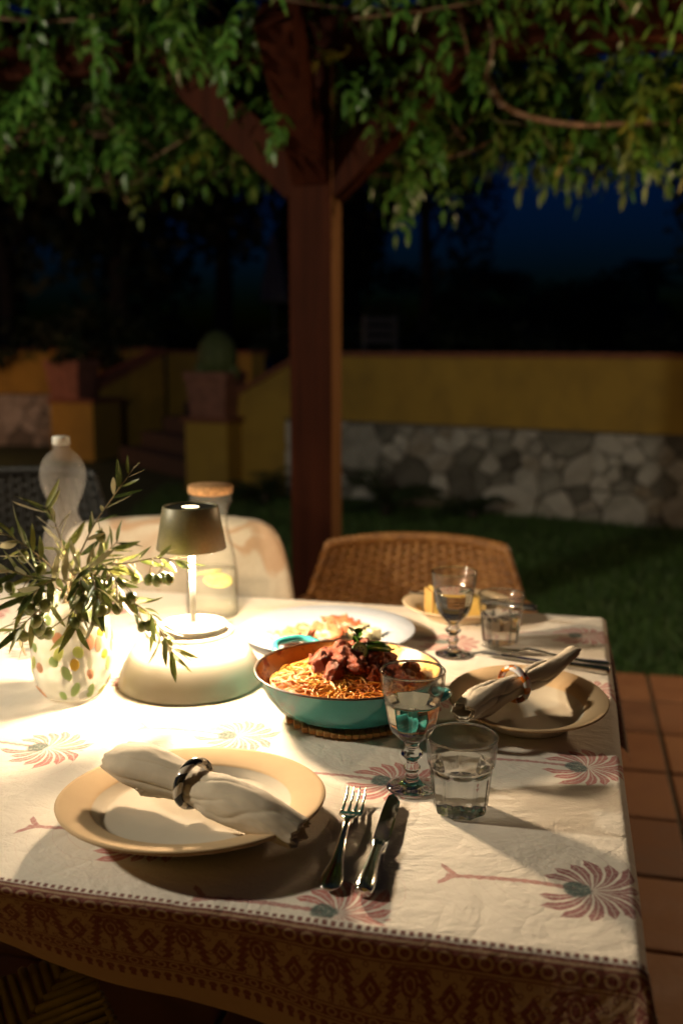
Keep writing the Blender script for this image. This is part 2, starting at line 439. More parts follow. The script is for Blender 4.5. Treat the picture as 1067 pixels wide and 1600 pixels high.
# ------------------------------------------------------------------ foliage
def m_leaf(name, a, b, c, rough=0.5, scale=6, trans=0.35):
    M = Mat(name); f = M.noise(scale, 3); g = M.noise(scale*9, 2)
    col = M.ramp(f*0.4+g*0.6, [(0.34, a), (0.5, b), (0.66, c)])
    M.set(color=col, rough=rough)
    t = M.n('ShaderNodeBsdfTranslucent'); M.l(col, t.inputs[0])
    mx = M.n('ShaderNodeMixShader'); mx.inputs[0].default_value = trans
    out = M.nt.nodes['Material Output']
    M.l(M.b.outputs[0], mx.inputs[1]); M.l(t.outputs[0], mx.inputs[2]); M.l(mx.outputs[0], out.inputs[0])
    return M.m
vine_m = m_leaf('vine_leaf', (0.018,0.060,0.010), (0.065,0.175,0.026), (0.17,0.27,0.045), 0.32)
vine_pale_m = m_leaf('vine_leaf_pale', (0.06,0.10,0.015), (0.11,0.17,0.025), (0.17,0.20,0.035), 0.45)
vine_yellow_m = m_leaf('vine_leaf_yellow', (0.10,0.13,0.015), (0.20,0.19,0.02), (0.28,0.20,0.03), 0.5)
bush_m = m_leaf('bush_leaf', (0.012,0.025,0.008), (0.025,0.05,0.014), (0.04,0.07,0.02), 0.6)
tree_m = m_leaf('tree_leaf', (0.010,0.018,0.008), (0.02,0.035,0.012), (0.03,0.05,0.018), 0.7)
bark_m = plain('bark', (0.02,0.016,0.012), 0.9, var=0.4, bump=0.6, bs=40, bd=0.01)
def leaf_quads(P, size, flat=0.5, rnd=random):
    V, F = [], []
    for p in P:
        s = size*rnd.uniform(0.6, 1.4); d = Vector((rnd.gauss(0,1), rnd.gauss(0,1), rnd.gauss(-0.2,0.8))).normalized()
        a = Vector((rnd.gauss(0,1), rnd.gauss(0,1), rnd.gauss(0,1))); e = d.cross(a).normalized()*s*0.28*rnd.uniform(0.7,1.3); d = d*s; n = len(V); p = Vector(p)
        V += [p, p+d*0.5+e, p+d, p+d*0.5-e]; F.append((n, n+1, n+2, n+3))
    return V, F
def crown_points(c, R, n, lobes, rnd):
    L = [(Vector((rnd.gauss(0,.5)*R[0], rnd.gauss(0,.5)*R[1], rnd.gauss(0,.45)*R[2])), rnd.uniform(0.25,0.5)) for _ in range(lobes)]
    P = []
    while len(P) < n:
        q, r = rnd.choice(L); d = Vector((rnd.gauss(0,1), rnd.gauss(0,1), rnd.gauss(0,1))).normalized()*rnd.random()**0.45
        P.append(Vector(c) + q + Vector((d.x*R[0]*r, d.y*R[1]*r, d.z*R[2]*r)))
    return P
def tree(loc, h, R, n, lobes, label, seed, leaf=0.12, mat=None):
    rnd = random.Random(seed)
    o = empty('garden_tree', loc, 0, label, 'tree', 'dark trees behind the garden wall')
    pts = [(0,0,-0.05),(0.08,0.02,h*0.25),(0.02,-0.05,h*0.5),(0.1,0.05,h*0.8)]
    tr = tube(smooth_path(pts), list(np.linspace(0.06*h*0.5, 0.02, 25)), 8)
    limbs = [tube(smooth_path([(0.05,0,h*t),(R[0]*0.35*math.cos(a),R[1]*0.35*math.sin(a),h*(t+.12)),(R[0]*0.7*math.cos(a),R[1]*0.7*math.sin(a),h*(t+.2))]), list(np.linspace(0.04,0.012,17)), 6) for t, a in zip((.35,.45,.5,.6,.65),(0.3,2.1,3.9,5.2,1.2))]
    obj('trunk', merge(tr, *limbs), bark_m, o)
    obj('crown', leaf_quads(crown_points((0,0,h*0.68), R, n, lobes, rnd), leaf, rnd=rnd), mat or tree_m, o, smooth=False)
def place(px, Y): p = aty(px, 800, Y); return (p.x, Y, 0.72)
tree(place(655, 15), 5.1, (1.25,1.2,2.3), 6000, 16, 'large dark tree just right of the timber post', 1)
tree(place(545, 18), 6.0, (1.3,1.2,2.6), 5000, 14, 'tall dark tree directly behind the timber post', 2, 0.24)
tree(place(350, 17), 6.6, (1.9,1.5,3.2), 7000, 18, 'broad dark tree left of the timber post', 3, 0.24)
tree(place(190, 15), 6.0, (1.8,1.5,2.9), 7000, 18, 'dark tree behind the far left pot', 4, 0.24)
tree(place(20, 16), 5.2, (1.6,1.5,2.6), 5000, 14, 'dark tree at the left border of the garden', 5, 0.24)
tree(place(810, 21), 2.1, (2.0,1.5,0.85), 5000, 14, 'low dark tree mid right above the ochre wall', 6)
tree(place(930, 23), 1.7, (2.4,1.5,0.7), 5000, 14, 'lowest dark tree below the deep blue sky', 7)
tree((3.55, 9.2, 0.72), 2.6, (0.85,0.8,1.3), 3500, 12, 'faintly lit shrub like tree at the right border', 8, 0.09, bush_m)
# a row of low bushes along the top of the wall line, far behind
for k, px in enumerate((70, 250, 470, 620, 760, 870, 1010, 1110)):
    rnd = random.Random(60+k); p = place(px, 12.6 if px < 500 else 13.5)
    o = empty('hedge_bush', p, 0, ['dark bush behind the far left wall','dark bush above the garden steps','dark bush behind the sloping wall end','dark bush right of the post above the wall','dark bush above the middle of the ochre wall','dark bush above the ochre wall, under the low trees','dark bush beside the palm','dark bush at the right border behind the wall'][k], 'bush', 'bushes behind the wall')
    obj('foliage', leaf_quads(crown_points((0,0,0.5), (1.0,0.7,0.45), 1600, 8, rnd), 0.10, rnd=rnd), tree_m, o, smooth=False)
    obj('stem', tube([(0,0,-0.02),(0.02,0,0.3),(0,0.03,0.6)], [0.03,0.025,0.015], 6), bark_m, o)
# fan palm silhouette
def palm_frond(a, e, L, rnd):
    V, F = [], []
    d = Vector((math.cos(a)*math.cos(e), math.sin(a)*math.cos(e), math.sin(e))); side = Vector((-math.sin(a), math.cos(a), 0))
    P = [d*L*t + Vector((0,0,-0.55*L*t*t)) for t in np.linspace(0,1,14)]
    st = tube(P, list(np.linspace(0.012,0.004,14)), 4); V += st[0]; F += st[1]
    for i in range(2, 14):
        for s in (-1, 1):
            l = L*0.34*math.sin(PI*min(1,(i+1)/15))+0.03; q = P[i] + side*s*l*0.8 + (P[i]-P[i-1]).normalized()*l*0.6 + Vector((0,0,-0.25*l)); n = len(V)
            w_ = (P[i]-P[i-1])*0.28
            V += [P[i]-w_, P[i]+w_, q]; F.append((n, n+1, n+2))
    return V, F
def palm(loc, h, L, n, label, mat, seed, name='palm_tree', cat='palm'):
    rnd = random.Random(seed); o = empty(name, loc, 0, label, cat)
    if h > 0.1: obj('trunk', tube([(0,0,-0.05),(0.03,0,h*0.5),(0,0,h)], [0.16,0.13,0.12], 10), bark_m, o)
    else: obj('trunk', tube([(0,0,-0.03),(0,0,h+0.05)], [0.05,0.04], 8), bark_m, o)
    for k in range(n):
        obj('frond', palm_frond(2*PI*k/n*1.618+rnd.random(), rnd.uniform(0.15, 1.25), L*rnd.uniform(0.8,1.15), rnd), mat, o, smooth=False, loc=(0,0,h))
palm(place(1000, 19), 1.7, 1.0, 22, 'dark palm silhouette against the blue sky at right', tree_m, 3)
palm((0.33, 7.35, -0.02), 0.06, 0.62, 16, 'low spiky palm growing before the stone wall right of the post', bush_m, 11, 'garden_palm', 'plant')
palm((-0.62, 7.9, -0.02), 0.05, 0.55, 15, 'low spiky palm at the grass edge left of the post', bush_m, 12, 'garden_palm', 'plant')
palm((0.95, 7.15, -0.02), 0.03, 0.42, 13, 'small spiky plant before the stone wall in deep shade', bush_m, 13, 'garden_palm', 'plant')
o = empty('low_shrub', (-2.99, 11.2, 1.06), 0, 'low dark shrub in the far left terracotta pot', 'shrub')
obj('foliage', leaf_quads(crown_points((0,0,0.12), (0.3,0.3,0.18), 700, 7, random.Random(4)), 0.06), bush_m, o, smooth=False)
obj('stem', tube([(0,0,-0.06),(0.01,0,0.1)], [0.02,0.012], 6), bark_m, o)

# closed parasol and white garden chair on the upper level
para_m = plain('parasol_cloth', (0.13,0.13,0.145), 0.9, var=0.1, bump=0.2)
white_m = plain('white_plastic', (0.06,0.06,0.065), 0.5, var=0.05)
p = place(432, 14.2)
o = empty('closed_parasol', p, 0, 'closed pale parasol standing left of the timber post', 'parasol')
obj('canopy', lathe([(0.015,2.02),(0.05,1.9),(0.11,1.5),(0.16,1.15),(0.155,1.10),(0.10,1.16)], 48, lambda r,z,t,i: r*(1+0.28*math.sin(8*t))), para_m, o)
obj('pole', tube([(0,0,-0.02),(0,0,2.06)], 0.02, 8), white_m, o)
obj('base', lathe([(0.0,0.0),(0.25,0.0),(0.25,0.06),(0.05,0.09),(0.0,0.09)], 24), mortar_m, o)
p = place(607, 11.5)
o = empty('garden_chair', p, 0.5, 'pale garden chair seen above the wall beside the post', 'chair')
obj('seat', box(-0.22,0.22,-0.22,0.22,0.42,0.455,0.01), white_m, o, smooth=False)
for k in range(3): obj('back_slat', box(-0.22,0.22,0.20,0.225,0.54+0.11*k,0.62+0.11*k,0.008), white_m, o, smooth=False)
for sx in (-1,1):
    obj('leg', box(sx*0.21-0.02,sx*0.21+0.02,0.203,0.243,0,0.86,0.006), white_m, o, smooth=False)
    obj('leg', box(sx*0.21-0.02,sx*0.21+0.02,-0.22,-0.18,0,0.419,0.006), white_m, o, smooth=False)

# ------------------------------------------------------------------ pergola
PV = 3.12                                  # v of the far post row
post_c = aty(494, 600, 3.93); PU = (Vector((post_c.x, 3.93, 0)) - CORNER).dot(U); PV = (Vector((post_c.x, 3.93, 0)) - CORNER).dot(W)
steel_dark_m = plain('iron_bolt', (0.03,0.028,0.026), 0.5, 0.8)
pg = empty('pergola', fr(PU, PV, 0), TURN, 'dark red stained timber pergola post and beams overhead', 'pergola')
PW = 0.168; h = PW/2; ZB = 2.27
obj('post', box(-h, h, -h, h, -0.02, ZB-0.002, 0.009), post_lit_m, pg, smooth=False)
def beam_between(a, b, wd, ht, mat, parent, name):
    a, b = Vector(a), Vector(b); d = (b-a); L = d.length; d.normalize()
    s = Vector((0,0,1)).cross(d); s = s.normalized() if s.length > 1e-3 else Vector((0,1,0)); t = d.cross(s)
    M = Matrix((s, t, d)).transposed().to_4x4(); M.translation = a
    return obj(name, xform(box(-wd/2, wd/2, -ht/2, ht/2, 0, L, 0.007), M), mat, parent, smooth=False)
q = 0.068
for sx in (-1, 1):
    beam_between((sx*(h-0.04), 0.0, 1.86-0.02), (sx*(h+0.47), 0.0, ZB+0.04), 0.15, 0.145, post_m, pg, 'brace')
beam_between((0, -h+0.04, 1.88), (0, -h-0.42, ZB+0.04), 0.13, 0.14, post_m, pg, 'brace')
for sx in (-1, 1):
    for z in (1.90, 1.99): obj('bolt', xform(lathe([(0.0003,0.006),(0.010,0.005),(0.013,0.0)], 12), Matrix.Translation((sx*0.045, -h-0.001, z)) @ Matrix.Rotation(PI/2, 4, 'X')), steel_dark_m, pg)
obj('beam', box(-3.2, 3.4, -0.085, 0.085, ZB, ZB+0.16, 0.008), post_m, pg, smooth=False)
for k, u in enumerate((-2.6,-1.95,-1.3,-0.65,0.0,0.65,1.3,1.95,2.6)):
    obj('rafter', box(u-0.05, u+0.05, -3.6, 0.45, ZB+0.163, ZB+0.30, 0.007), post_m, pg, smooth=False)
for k in range(6):
    obj('batten', box(-3.2, 3.4, -3.3+0.62*k, -3.25+0.62*k, ZB+0.303, ZB+0.345, 0.005), post_m, pg, smooth=False)

# climbing vine: compound leaves hanging from stems
vine = empty('climbing_vine', tuple(fr(PU+0.13, PV+0.02, -0.02)), TURN, 'leafy green climbing vine covering the pergola roof', 'vine')
def leaflet(V, F, p, d, nrm, L, wd):
    s = d.cross(nrm); s = s.normalized()*wd if s.length > 1e-4 else Vector((wd,0,0)); n = len(V); dr = nrm.normalized()*(-0.10*L)
    V += [p, p+d*L*0.38+s, p+d*L*0.42+dr*0.4, p+d*L*0.38-s, p+d*L*0.75+s*0.62+dr*0.9, p+d*L*0.75-s*0.62+dr*0.9, p+d*L+dr*1.8]
    F += [(n, n+1, n+2), (n, n+2, n+3), (n+1, n+4, n+6, n+2), (n+2, n+6, n+5, n+3)]
def compound(V, F, p, rnd, L=0.25, droop=None, size=0.062):
    droop = rnd.uniform(0.10, 0.75) if droop is None else droop
    a = rnd.uniform(0, 2*PI); e = rnd.uniform(-0.7, 0.5)
    d = Vector((math.cos(a)*math.cos(e), math.sin(a)*math.cos(e), math.sin(e))); c = Vector(p)
    L *= rnd.uniform(0.6, 1.25); m = rnd.choice((4, 5, 5, 6)); st = L/m
    for i in range(m+1):
        d = (d + Vector((rnd.gauss(0,.08), rnd.gauss(0,.08), -droop*0.36))).normalized(); c = c + d*st
        side = d.cross(Vector((0,0,1))); side = side.normalized() if side.length > 0.05 else Vector((math.cos(a+1.57), math.sin(a+1.57), 0))
        nrm = side.cross(d).normalized()
        if i == m: leaflet(V, F, c, (d+Vector((0,0,-.2))).normalized(), nrm, size*1.15, size*0.21)
        else:
            for s in (-1, 1):
                dd = (side*s*0.8 + d*0.55 + Vector((0,0,-0.28)) + Vector((rnd.gauss(0,.28), rnd.gauss(0,.28), rnd.gauss(0,.28)))).normalized()
                leaflet(V, F, c, dd, nrm, size*rnd.uniform(0.6,1.25), size*rnd.uniform(0.16,0.25))
rv = random.Random(21); VST = []; dead_m = m_leaf('vine_leaf_dead', (0.10,0.045,0.015), (0.18,0.08,0.025), (0.25,0.12,0.04), 0.7)
def vine_mass(n, fu, size, pick):
    V, F = [], []
    for _ in range(n): compound(V, F, fu(), rv, size=size)
    return V, F
def loc_fringe():                          # curtain along the far edge of the roof (local to the pergola: x along the beam, y away)
    x = rv.uniform(-2.6, 3.0); base = 2.13 - 0.03*math.sin(x*2.1+1) - 0.02*math.sin(x*7) + (0.02 if x < -0.35 else 0.0)
    if abs(x) < 0.55: base += 0.10
    if x > 1.15: base += 0.05*(x-1.15)
    return (x, rv.uniform(0.05, 0.85), base + abs(rv.gauss(0, 0.17)))
def loc_top():
    return (rv.uniform(-2.7, 3.0), rv.uniform(-2.9, 0.6), rv.uniform(2.44, 2.72))
def loc_hang():
    return (rv.uniform(-2.4, 2.8), rv.uniform(-1.0, 0.1), rv.uniform(2.28, 2.55))
tag(obj('foliage', vine_mass(1500, loc_fringe, 0.066, 0), vine_m, vine, smooth=False), kind='stuff')
def loc_fringe_right():
    while True:
        q_ = loc_fringe()
        if q_[0] > 0.15 or rv.random() < 0.25: return q_
tag(obj('pale_foliage', vine_mass(620, loc_fringe_right, 0.066, 0), vine_pale_m, vine, smooth=False), kind='stuff', label='paler yellow green leaves of the vine, mostly at the right')
tag(obj('foliage', vine_mass(1500, loc_top, 0.066, 0), vine_m, vine, smooth=False), kind='stuff')
tag(obj('foliage', vine_mass(220, loc_hang, 0.062, 0), vine_m, vine, smooth=False), kind='stuff')
# loose stems tangled through the curtain and some dead leaves
for _ in range(34):
    x = rv.uniform(-2.2, 2.4); y = rv.uniform(0.0, 0.5); z = rv.uniform(2.0, 2.35); P = []
    a = rv.uniform(0, 2*PI)
    for k in range(5):
        P.append((x, y, z)); a += rv.gauss(0, 0.9); x += 0.16*math.cos(a)*rv.uniform(0.6,1.3); z += 0.10*math.sin(a); y += rv.gauss(0, 0.05); z = min(2.4, max(1.95, z))
    S_ = smooth_path(P, 6); VST.append((S_, rv.uniform(0.002, 0.0045)))
Vd, Fd = [], []
for _ in range(60):
    q_ = loc_fringe(); d_ = Vector((rv.gauss(0,1), rv.gauss(0,1), -1)).normalized(); leaflet(Vd, Fd, Vector(q_)+Vector((0,0,-0.06)), d_, Vector((rv.gauss(0,1), rv.gauss(0,1), 0.3)), 0.06, 0.014)
tag(obj('dead_leaves', (Vd, Fd), dead_m, vine, smooth=False), kind='stuff', label='dry brown leaves caught in the vine')
# a few yellowing sprays at the right and small sprays hanging by the braces
Vy, Fy = [], []
for (x, y, z) in [(1.08,0.1,2.12),(1.16,0.2,2.25),(1.2,0.05,2.2),(1.33,0.2,2.05),(1.42,0.1,2.1),(0.85,0.25,2.1),(-0.62,0.2,2.05),(0.10,-0.3,2.25),(1.12,0.15,2.3),(0.45,0.2,2.02),(1.5,0.2,2.02)]:
    compound(Vy, Fy, (x, y, z), rv, 0.2, size=0.07)
tag(obj('yellow_foliage', (Vy, Fy), vine_yellow_m, vine, smooth=False), kind='stuff', label='yellowing leaves among the green vine')
Vy, Fy = [], []
for (x, y, z) in [(0.07,-0.2,2.23),(0.10,-0.25,2.2),(-0.17,-0.15,2.2),(0.30,-0.12,2.07),(0.33,-0.1,2.04),(0.22,-0.05,1.9),(0.2,0.1,1.88),(0.3,0.05,1.98)]:
    for _ in range(2): compound(Vy, Fy, (x+rv.gauss(0,.02), y, z), rv, 0.16, droop=1.5, size=0.055)
for _ in range(46):
    s_ = rv.choice((-1, 1)); t_ = rv.uniform(0.15, 1.1)
    compound(Vy, Fy, (s_*(0.10+0.52*t_)+rv.gauss(0,.04), rv.uniform(-0.26, -0.02), 1.98+0.40*t_+rv.uniform(0.0, 0.16)), rv, 0.17, size=0.056)
tag(obj('foliage', (Vy, Fy), vine_m, vine, smooth=False), kind='stuff')
vstem_m = plain('vine_stem', (0.15,0.085,0.05), 0.8, var=0.35, bump=0.5, bs=60)
for S_, r_ in VST: obj('stem', tube(S_, list(np.linspace(r_, r_*0.5, len(S_))), 5), vstem_m, vine)
def stem(P, r0, r1):
    S = smooth_path(P, 8); obj('stem', tube(S, list(np.linspace(r0, r1, len(S))), 7), vstem_m, vine)
stem([(-0.13,0.10,0.0),(-0.15,0.10,0.9),(-0.12,0.10,1.8),(-0.15,0.12,2.3),(-0.5,0.1,2.45)], 0.022, 0.014)
stem([(0.50,-0.05,2.22),(0.58,-0.06,2.10),(0.78,0.0,2.05),(1.0,0.1,2.06),(1.3,0.25,2.1),(1.7,0.3,2.2)], 0.013, 0.008)
for P in ([(-0.75,0.1,2.3),(-0.62,0.0,2.18),(-0.5,-0.02,2.12),(-0.42,0.02,2.2)], [(-0.8,0.15,2.24),(-0.6,0.1,2.22),(-0.45,0.05,2.14),(-0.33,0.0,2.0)],
          [(-0.55,0.0,2.2),(-0.4,-0.02,2.06),(-0.27,0.02,1.93)], [(-0.9,0.2,2.02),(-0.7,0.15,2.1),(-0.5,0.1,2.2),(-0.47,0.1,2.28)], [(0.1,-0.4,2.33),(0.4,-0.35,2.36),(0.9,-0.3,2.42),(1.6,-0.4,2.4)],
          [(-1.5,-0.6,2.42),(-0.9,-0.5,2.36),(-0.4,-0.55,2.4),(0.1,-0.5,2.33)], [(0.46,-0.1,2.2),(0.42,-0.2,2.4),(0.38,-0.2,2.5)], [(0.5,-0.1,2.18),(0.54,-0.2,2.28),(0.5,-0.25,2.42)],
          [(1.1,0.0,2.3),(1.0,-0.1,2.36),(0.9,-0.2,2.46)], [(1.3,0.1,2.25),(1.32,0.2,2.1),(1.28,0.2,2.0)], [(-1.6,0.2,2.1),(-1.2,0.3,2.15),(-0.9,0.2,2.1)]):
    stem(P, 0.006, 0.003)

# ------------------------------------------------------------------ house behind the photographer: it closes the patio and throws back the lamps' light
hw = empty('house_facade', tuple(fr(-4.5, -2.35)), TURN, 'ochre house wall with a door and a window behind the patio', 'building')
obj('wall', merge(box(0, 3.0, -0.3, 0, 0, 3.2), box(3.9, 5.6, -0.3, 0, 0, 3.2), box(6.9, 9.5, -0.3, 0, 0, 3.2), box(3.0, 3.9, -0.3, 0, 2.15, 3.2), box(5.6, 6.9, -0.3, 0, 2.15, 3.2), box(5.6, 6.9, -0.3, 0, 0, 0.95)), plaster_m, hw, smooth=False)
dr = obj('door', box(3.003, 3.897, -0.2, -0.14, 0.013, 2.147, 0.008), post_m, hw, smooth=False)
obj('handle', tube([(3.8, -0.135, 1.02), (3.8, -0.09, 1.02), (3.7, -0.09, 1.02)], 0.01, 8), cap_m, dr)
wn = obj('window', merge(box(5.603, 5.67, -0.2, -0.12, 0.953, 2.147), box(6.83, 6.897, -0.2, -0.12, 0.953, 2.147), box(5.673, 6.827, -0.2, -0.12, 0.953, 1.02), box(5.673, 6.827, -0.2, -0.12, 2.08, 2.147), box(6.22, 6.28, -0.2, -0.12, 1.023, 2.077)), post_m, hw, smooth=False)
for x0 in (5.673, 6.283): obj('pane', box(x0, x0+0.544, -0.165, -0.158, 1.023, 2.077), plain('dark_pane', (0.01,0.01,0.012), 0.05), wn, smooth=False)
# ------------------------------------------------------------------ table and tablecloth
TL, TD, TZ = 1.80, 1.068, 0.75            # length, depth, height of the cloth's top face
wood_m = m_wood('table_wood', (0.10,0.055,0.028), (0.20,0.11,0.055), 0.6)
tb = empty('dining_table', tuple(fr(-TL/2, TD/2)), TURN, 'long wooden dining table hidden under the printed cloth', 'table')
obj('tabletop', box(-TL/2+.006, TL/2-.006, -TD/2+.006, TD/2-.006, TZ-0.045, TZ-0.006, 0.004), wood_m, tb, smooth=False)
for sx in (-1, 1):
    for sy in (-1, 1):
        obj('leg', box(sx*(TL/2-0.09)-0.035, sx*(TL/2-0.09)+0.035, sy*(TD/2-0.16)-0.035, sy*(TD/2-0.16)+0.035, 0.012, TZ-0.047, 0.006), wood_m, tb, smooth=False)

def m_cloth():
    M = Mat('printed_cotton'); uv = M.coord('UV'); a, b, _ = M.xyz(uv)
    nz = M.noise(55, 3, vec=uv); fine = M.noise(420, 3, 0.7, vec=uv)
    ja = a + (nz - 0.5)*0.004; jb = b + (M.noise(60, 3, vec=M.vec(b, a, 3.0)) - 0.5)*0.004
    cell = None; palm = None; trunk = None; heart = None; dark = None
    for cu, cv in ((-0.046, 0.100), (-0.266, 0.010)):
        p = xwrap(ja - cu, 0.16, -0.28); q = xwrap(jb - cv, 0.14, -0.14)
        iu = xfloor((a - cu + 0.28)/0.44); iv = xfloor((b - cv + 0.14)/0.28)
        # trunk with a jagged edge and a forked foot
        jag = xabs(xwrap(p*190.0, 1.0, -1.0))*0.0012
        t1 = below(xabs(q + 0.004*xsin(p*30.0)), jag + 0.0026, 0.0012) * inside(p, -0.122, 0.0, 0.002)
        foot = inside(p, -0.128, -0.112, 0.002) * below(xabs(xabs(q) - (p*-1.0 - 0.112)*1.0), 0.0036 + jag, 0.0012)
        hr = xsqrt(p*p + q*q*0.75)
        he = below(hr + (nz - 0.5)*0.012, 0.0125, 0.003)
        px = p - 0.013
        r = xsqrt(px*px + q*q) + 0.0001
        th = xabs(xatan2(q, px)) - (r*r)*135.0 + 0.16
        D = 0.40
        k = xfloor(th/D); m = xwrap(th/D, 1.0, 0.0) - 0.5
        h1 = X.m('FRACT', xsin(k*12.9898 + X.m('SIGN', q)*3.7 + iu*1.3 + iv*2.1)*43758.5)
        dist = xabs(m)*D*r
        R = 0.046 + h1*0.017
        w_ = xmax(xmin((r - 0.004)*0.175, (R - r)*0.8), 0.0)
        w_ = xmin(w_, 0.0080)
        fr_ = below(dist, w_, 0.0013) * inside(th, -0.1, 2.75, 0.05)
        rib = below(dist, 0.0009, 0.0010) * inside(r, 0.012, 0.06, 0.01)
        fr_ = fr_ * (1.0 - rib*0.45)
        palm = fr_ if palm is None else xmax(palm, fr_)
        tt = xmax(t1, foot); trunk = tt if trunk is None else xmax(trunk, tt)
        heart = he if heart is None else xmax(heart, he)
        dk = (below(a*-1.0, 0.16, 0.02)*below(b, 0.22, 0.02))
        dark = dk if dark is None else xmax(dark, dk)
    field = inside(b, 0.002, TD - 0.004, 0.004)
    wear = M.ramp(M.noise(300, 3, 0.7, vec=uv), [(0.32, (0.6,)*3), (0.52, (1,)*3)])
    base = M.ramp(M.noise(5, 4, vec=uv)*0.6 + fine*0.4, [(0.35, (0.69,0.62,0.53)), (0.65, (0.77,0.70,0.61))])
    pink = M.mix(M.noise(14, 2, vec=uv), (0.50,0.14,0.12), (0.40,0.09,0.09))
    pink = M.mix(dark*0.85, pink, (0.20,0.04,0.055))
    c = M.mix(palm*wear*field*0.92, base, pink)
    c = M.mix(trunk*wear*field*0.8, c, M.mix(dark, (0.36,0.10,0.10), (0.36,0.09,0.08)))
    c = M.mix(heart*field*wear*0.92, c, (0.035,0.085,0.075))
    # border: bands counted outwards from the table's front (or far) edge
    d = xmax(b*-1.0, b - TD) - 0.011
    dj = d + (nz - 0.5)*0.0022; aj = a + (nz - 0.5)*0.0022
    def rings(c0, pitch, R):
        x = xwrap(aj, pitch/2, -pitch/2); y = dj - c0; rr = xsqrt(x*x + y*y)
        return inside(rr, R*0.50, R*0.82, 0.0009)
    def band(lo, hi): return inside(dj, lo, hi, 0.0012)
    row1 = band(0.001, 0.0185) * (1.0 - rings(0.0098, 0.0172, 0.0085))
    row2 = band(0.0815, 0.0935) * (1.0 - rings(0.0875, 0.0128, 0.006))
    lines = xmax(xmax(band(0.0205, 0.0222), band(0.0775, 0.0792)), xmax(band(0.0955, 0.0970), band(-0.0045, -0.0015)))
    hatch = band(-0.0105, -0.0055) * below(xabs(xwrap(aj*260.0, 1.0, -1.0)), 0.55, 0.3)
    x = xwrap(aj + 0.01, 0.035, -0.035); y = dj - 0.050; ax = xabs(x)
    dm = ax/0.0098 + xabs(y - 0.002)/0.0165
    diamond = xmax(inside(dm, 0.50, 1.10, 0.08), below(dm, 0.30, 0.08))
    up = y + 0.020
    sprig = below(xabs(ax - (0.004 + (0.0165 + y*-1.0 - 0.012)*0.55)), 0.0014, 0.0008) * inside(y, -0.027, -0.014, 0.001)
    barb = xabs(xwrap(y*230.0 + ax*120.0, 1.0, -1.0))
    feather = below(xabs(ax - (0.0200 - y*0.17)), 0.0020 + barb*0.0042, 0.0009) * inside(y, -0.026, 0.026, 0.002)
    x2 = 0.035 - ax
    bud = xsqrt((x2/0.0082)*(x2/0.0082) + ((y + 0.009)/0.0150)*((y + 0.009)/0.0150))
    budm = xmax(below(bud, 0.42, 0.08), inside(bud, 0.60, 0.98, 0.08)) * below(y, 0.004, 0.002)
    bleaf = inside(xsqrt((x2/0.0125)*(x2/0.0125) + ((y + 0.013)/0.0125)*((y + 0.013)/0.0125)), 0.88, 1.16, 0.06) * below(y, -0.010, 0.002)
    stemm = below(x2, 0.0014, 0.0008) * inside(y, 0.0, 0.026, 0.002)
    dot = below(xsqrt(x2*x2 + (y - 0.012)*(y - 0.012)), 0.0028, 0.0008)
    lowsprig = below(xabs(ax - (y - 0.014)*0.75), 0.0014, 0.0008) * inside(y, 0.015, 0.026, 0.001)
    fill = below(X.m('ABSOLUTE', xsin(x*420.0)*xsin(y*330.0) - 0.62), 0.20, 0.1)*0.75
    motif = xmax(fill, xmax(xmax(xmax(diamond, sprig), xmax(feather, budm)), xmax(xmax(bleaf, stemm), xmax(dot, lowsprig))))
    motif = motif * band(0.0225, 0.077)
    fx = xwrap(aj, 0.0055, -0.0055)
    drip = band(0.0985, 0.117) * xmax(below(xsqrt(fx*fx + (dj - 0.1035)*(dj - 0.1035)), 0.0042, 0.001), below(xabs(fx), 0.0026*1.0, 0.001)*band(0.103, 0.113))
    B = xmax(xmax(xmax(row1, row2), xmax(lines, hatch)), xmax(motif, drip))
    bord = inside(d, -0.003, 0.2, 0.002)
    bc = M.mix(bord, c, M.mix(fine*0.4, (0.42,0.29,0.19), (0.34,0.23,0.145)))
    c = M.mix(B*wear*0.95, bc, M.mix(fine, (0.13,0.024,0.024), (0.19,0.042,0.036)))
    M.set(color=c, rough=0.92, sheen=0.15, spec=0.25)
    crease = M.noise(9, 5, 0.62, vec=M.vec(a, b*1.6, 0.0), dist=0.8)
    ridge = xabs(M.noise(7, 3, 0.5, vec=M.vec(a*1.4, b, 4.0), dist=1.2) - 0.5)
    ridge2 = xabs(M.noise(16, 3, 0.5, vec=M.vec(a, b*1.5, 9.0), dist=1.5) - 0.5)
    crinkle = M.noise(75, 4, 0.6, vec=uv, dist=0.8)
    weave = fine
    h = crease*0.9 - X.m('POWER', 1.0 - xmin(ridge*7.0, 1.0), 2.0)*0.10 - X.m('POWER', 1.0 - xmin(ridge2*9.0, 1.0), 2.0)*0.05 + crinkle*0.21 + weave*0.03
    M.bump(h, 0.44, 0.010)
    return M.m
cloth_m = m_cloth()

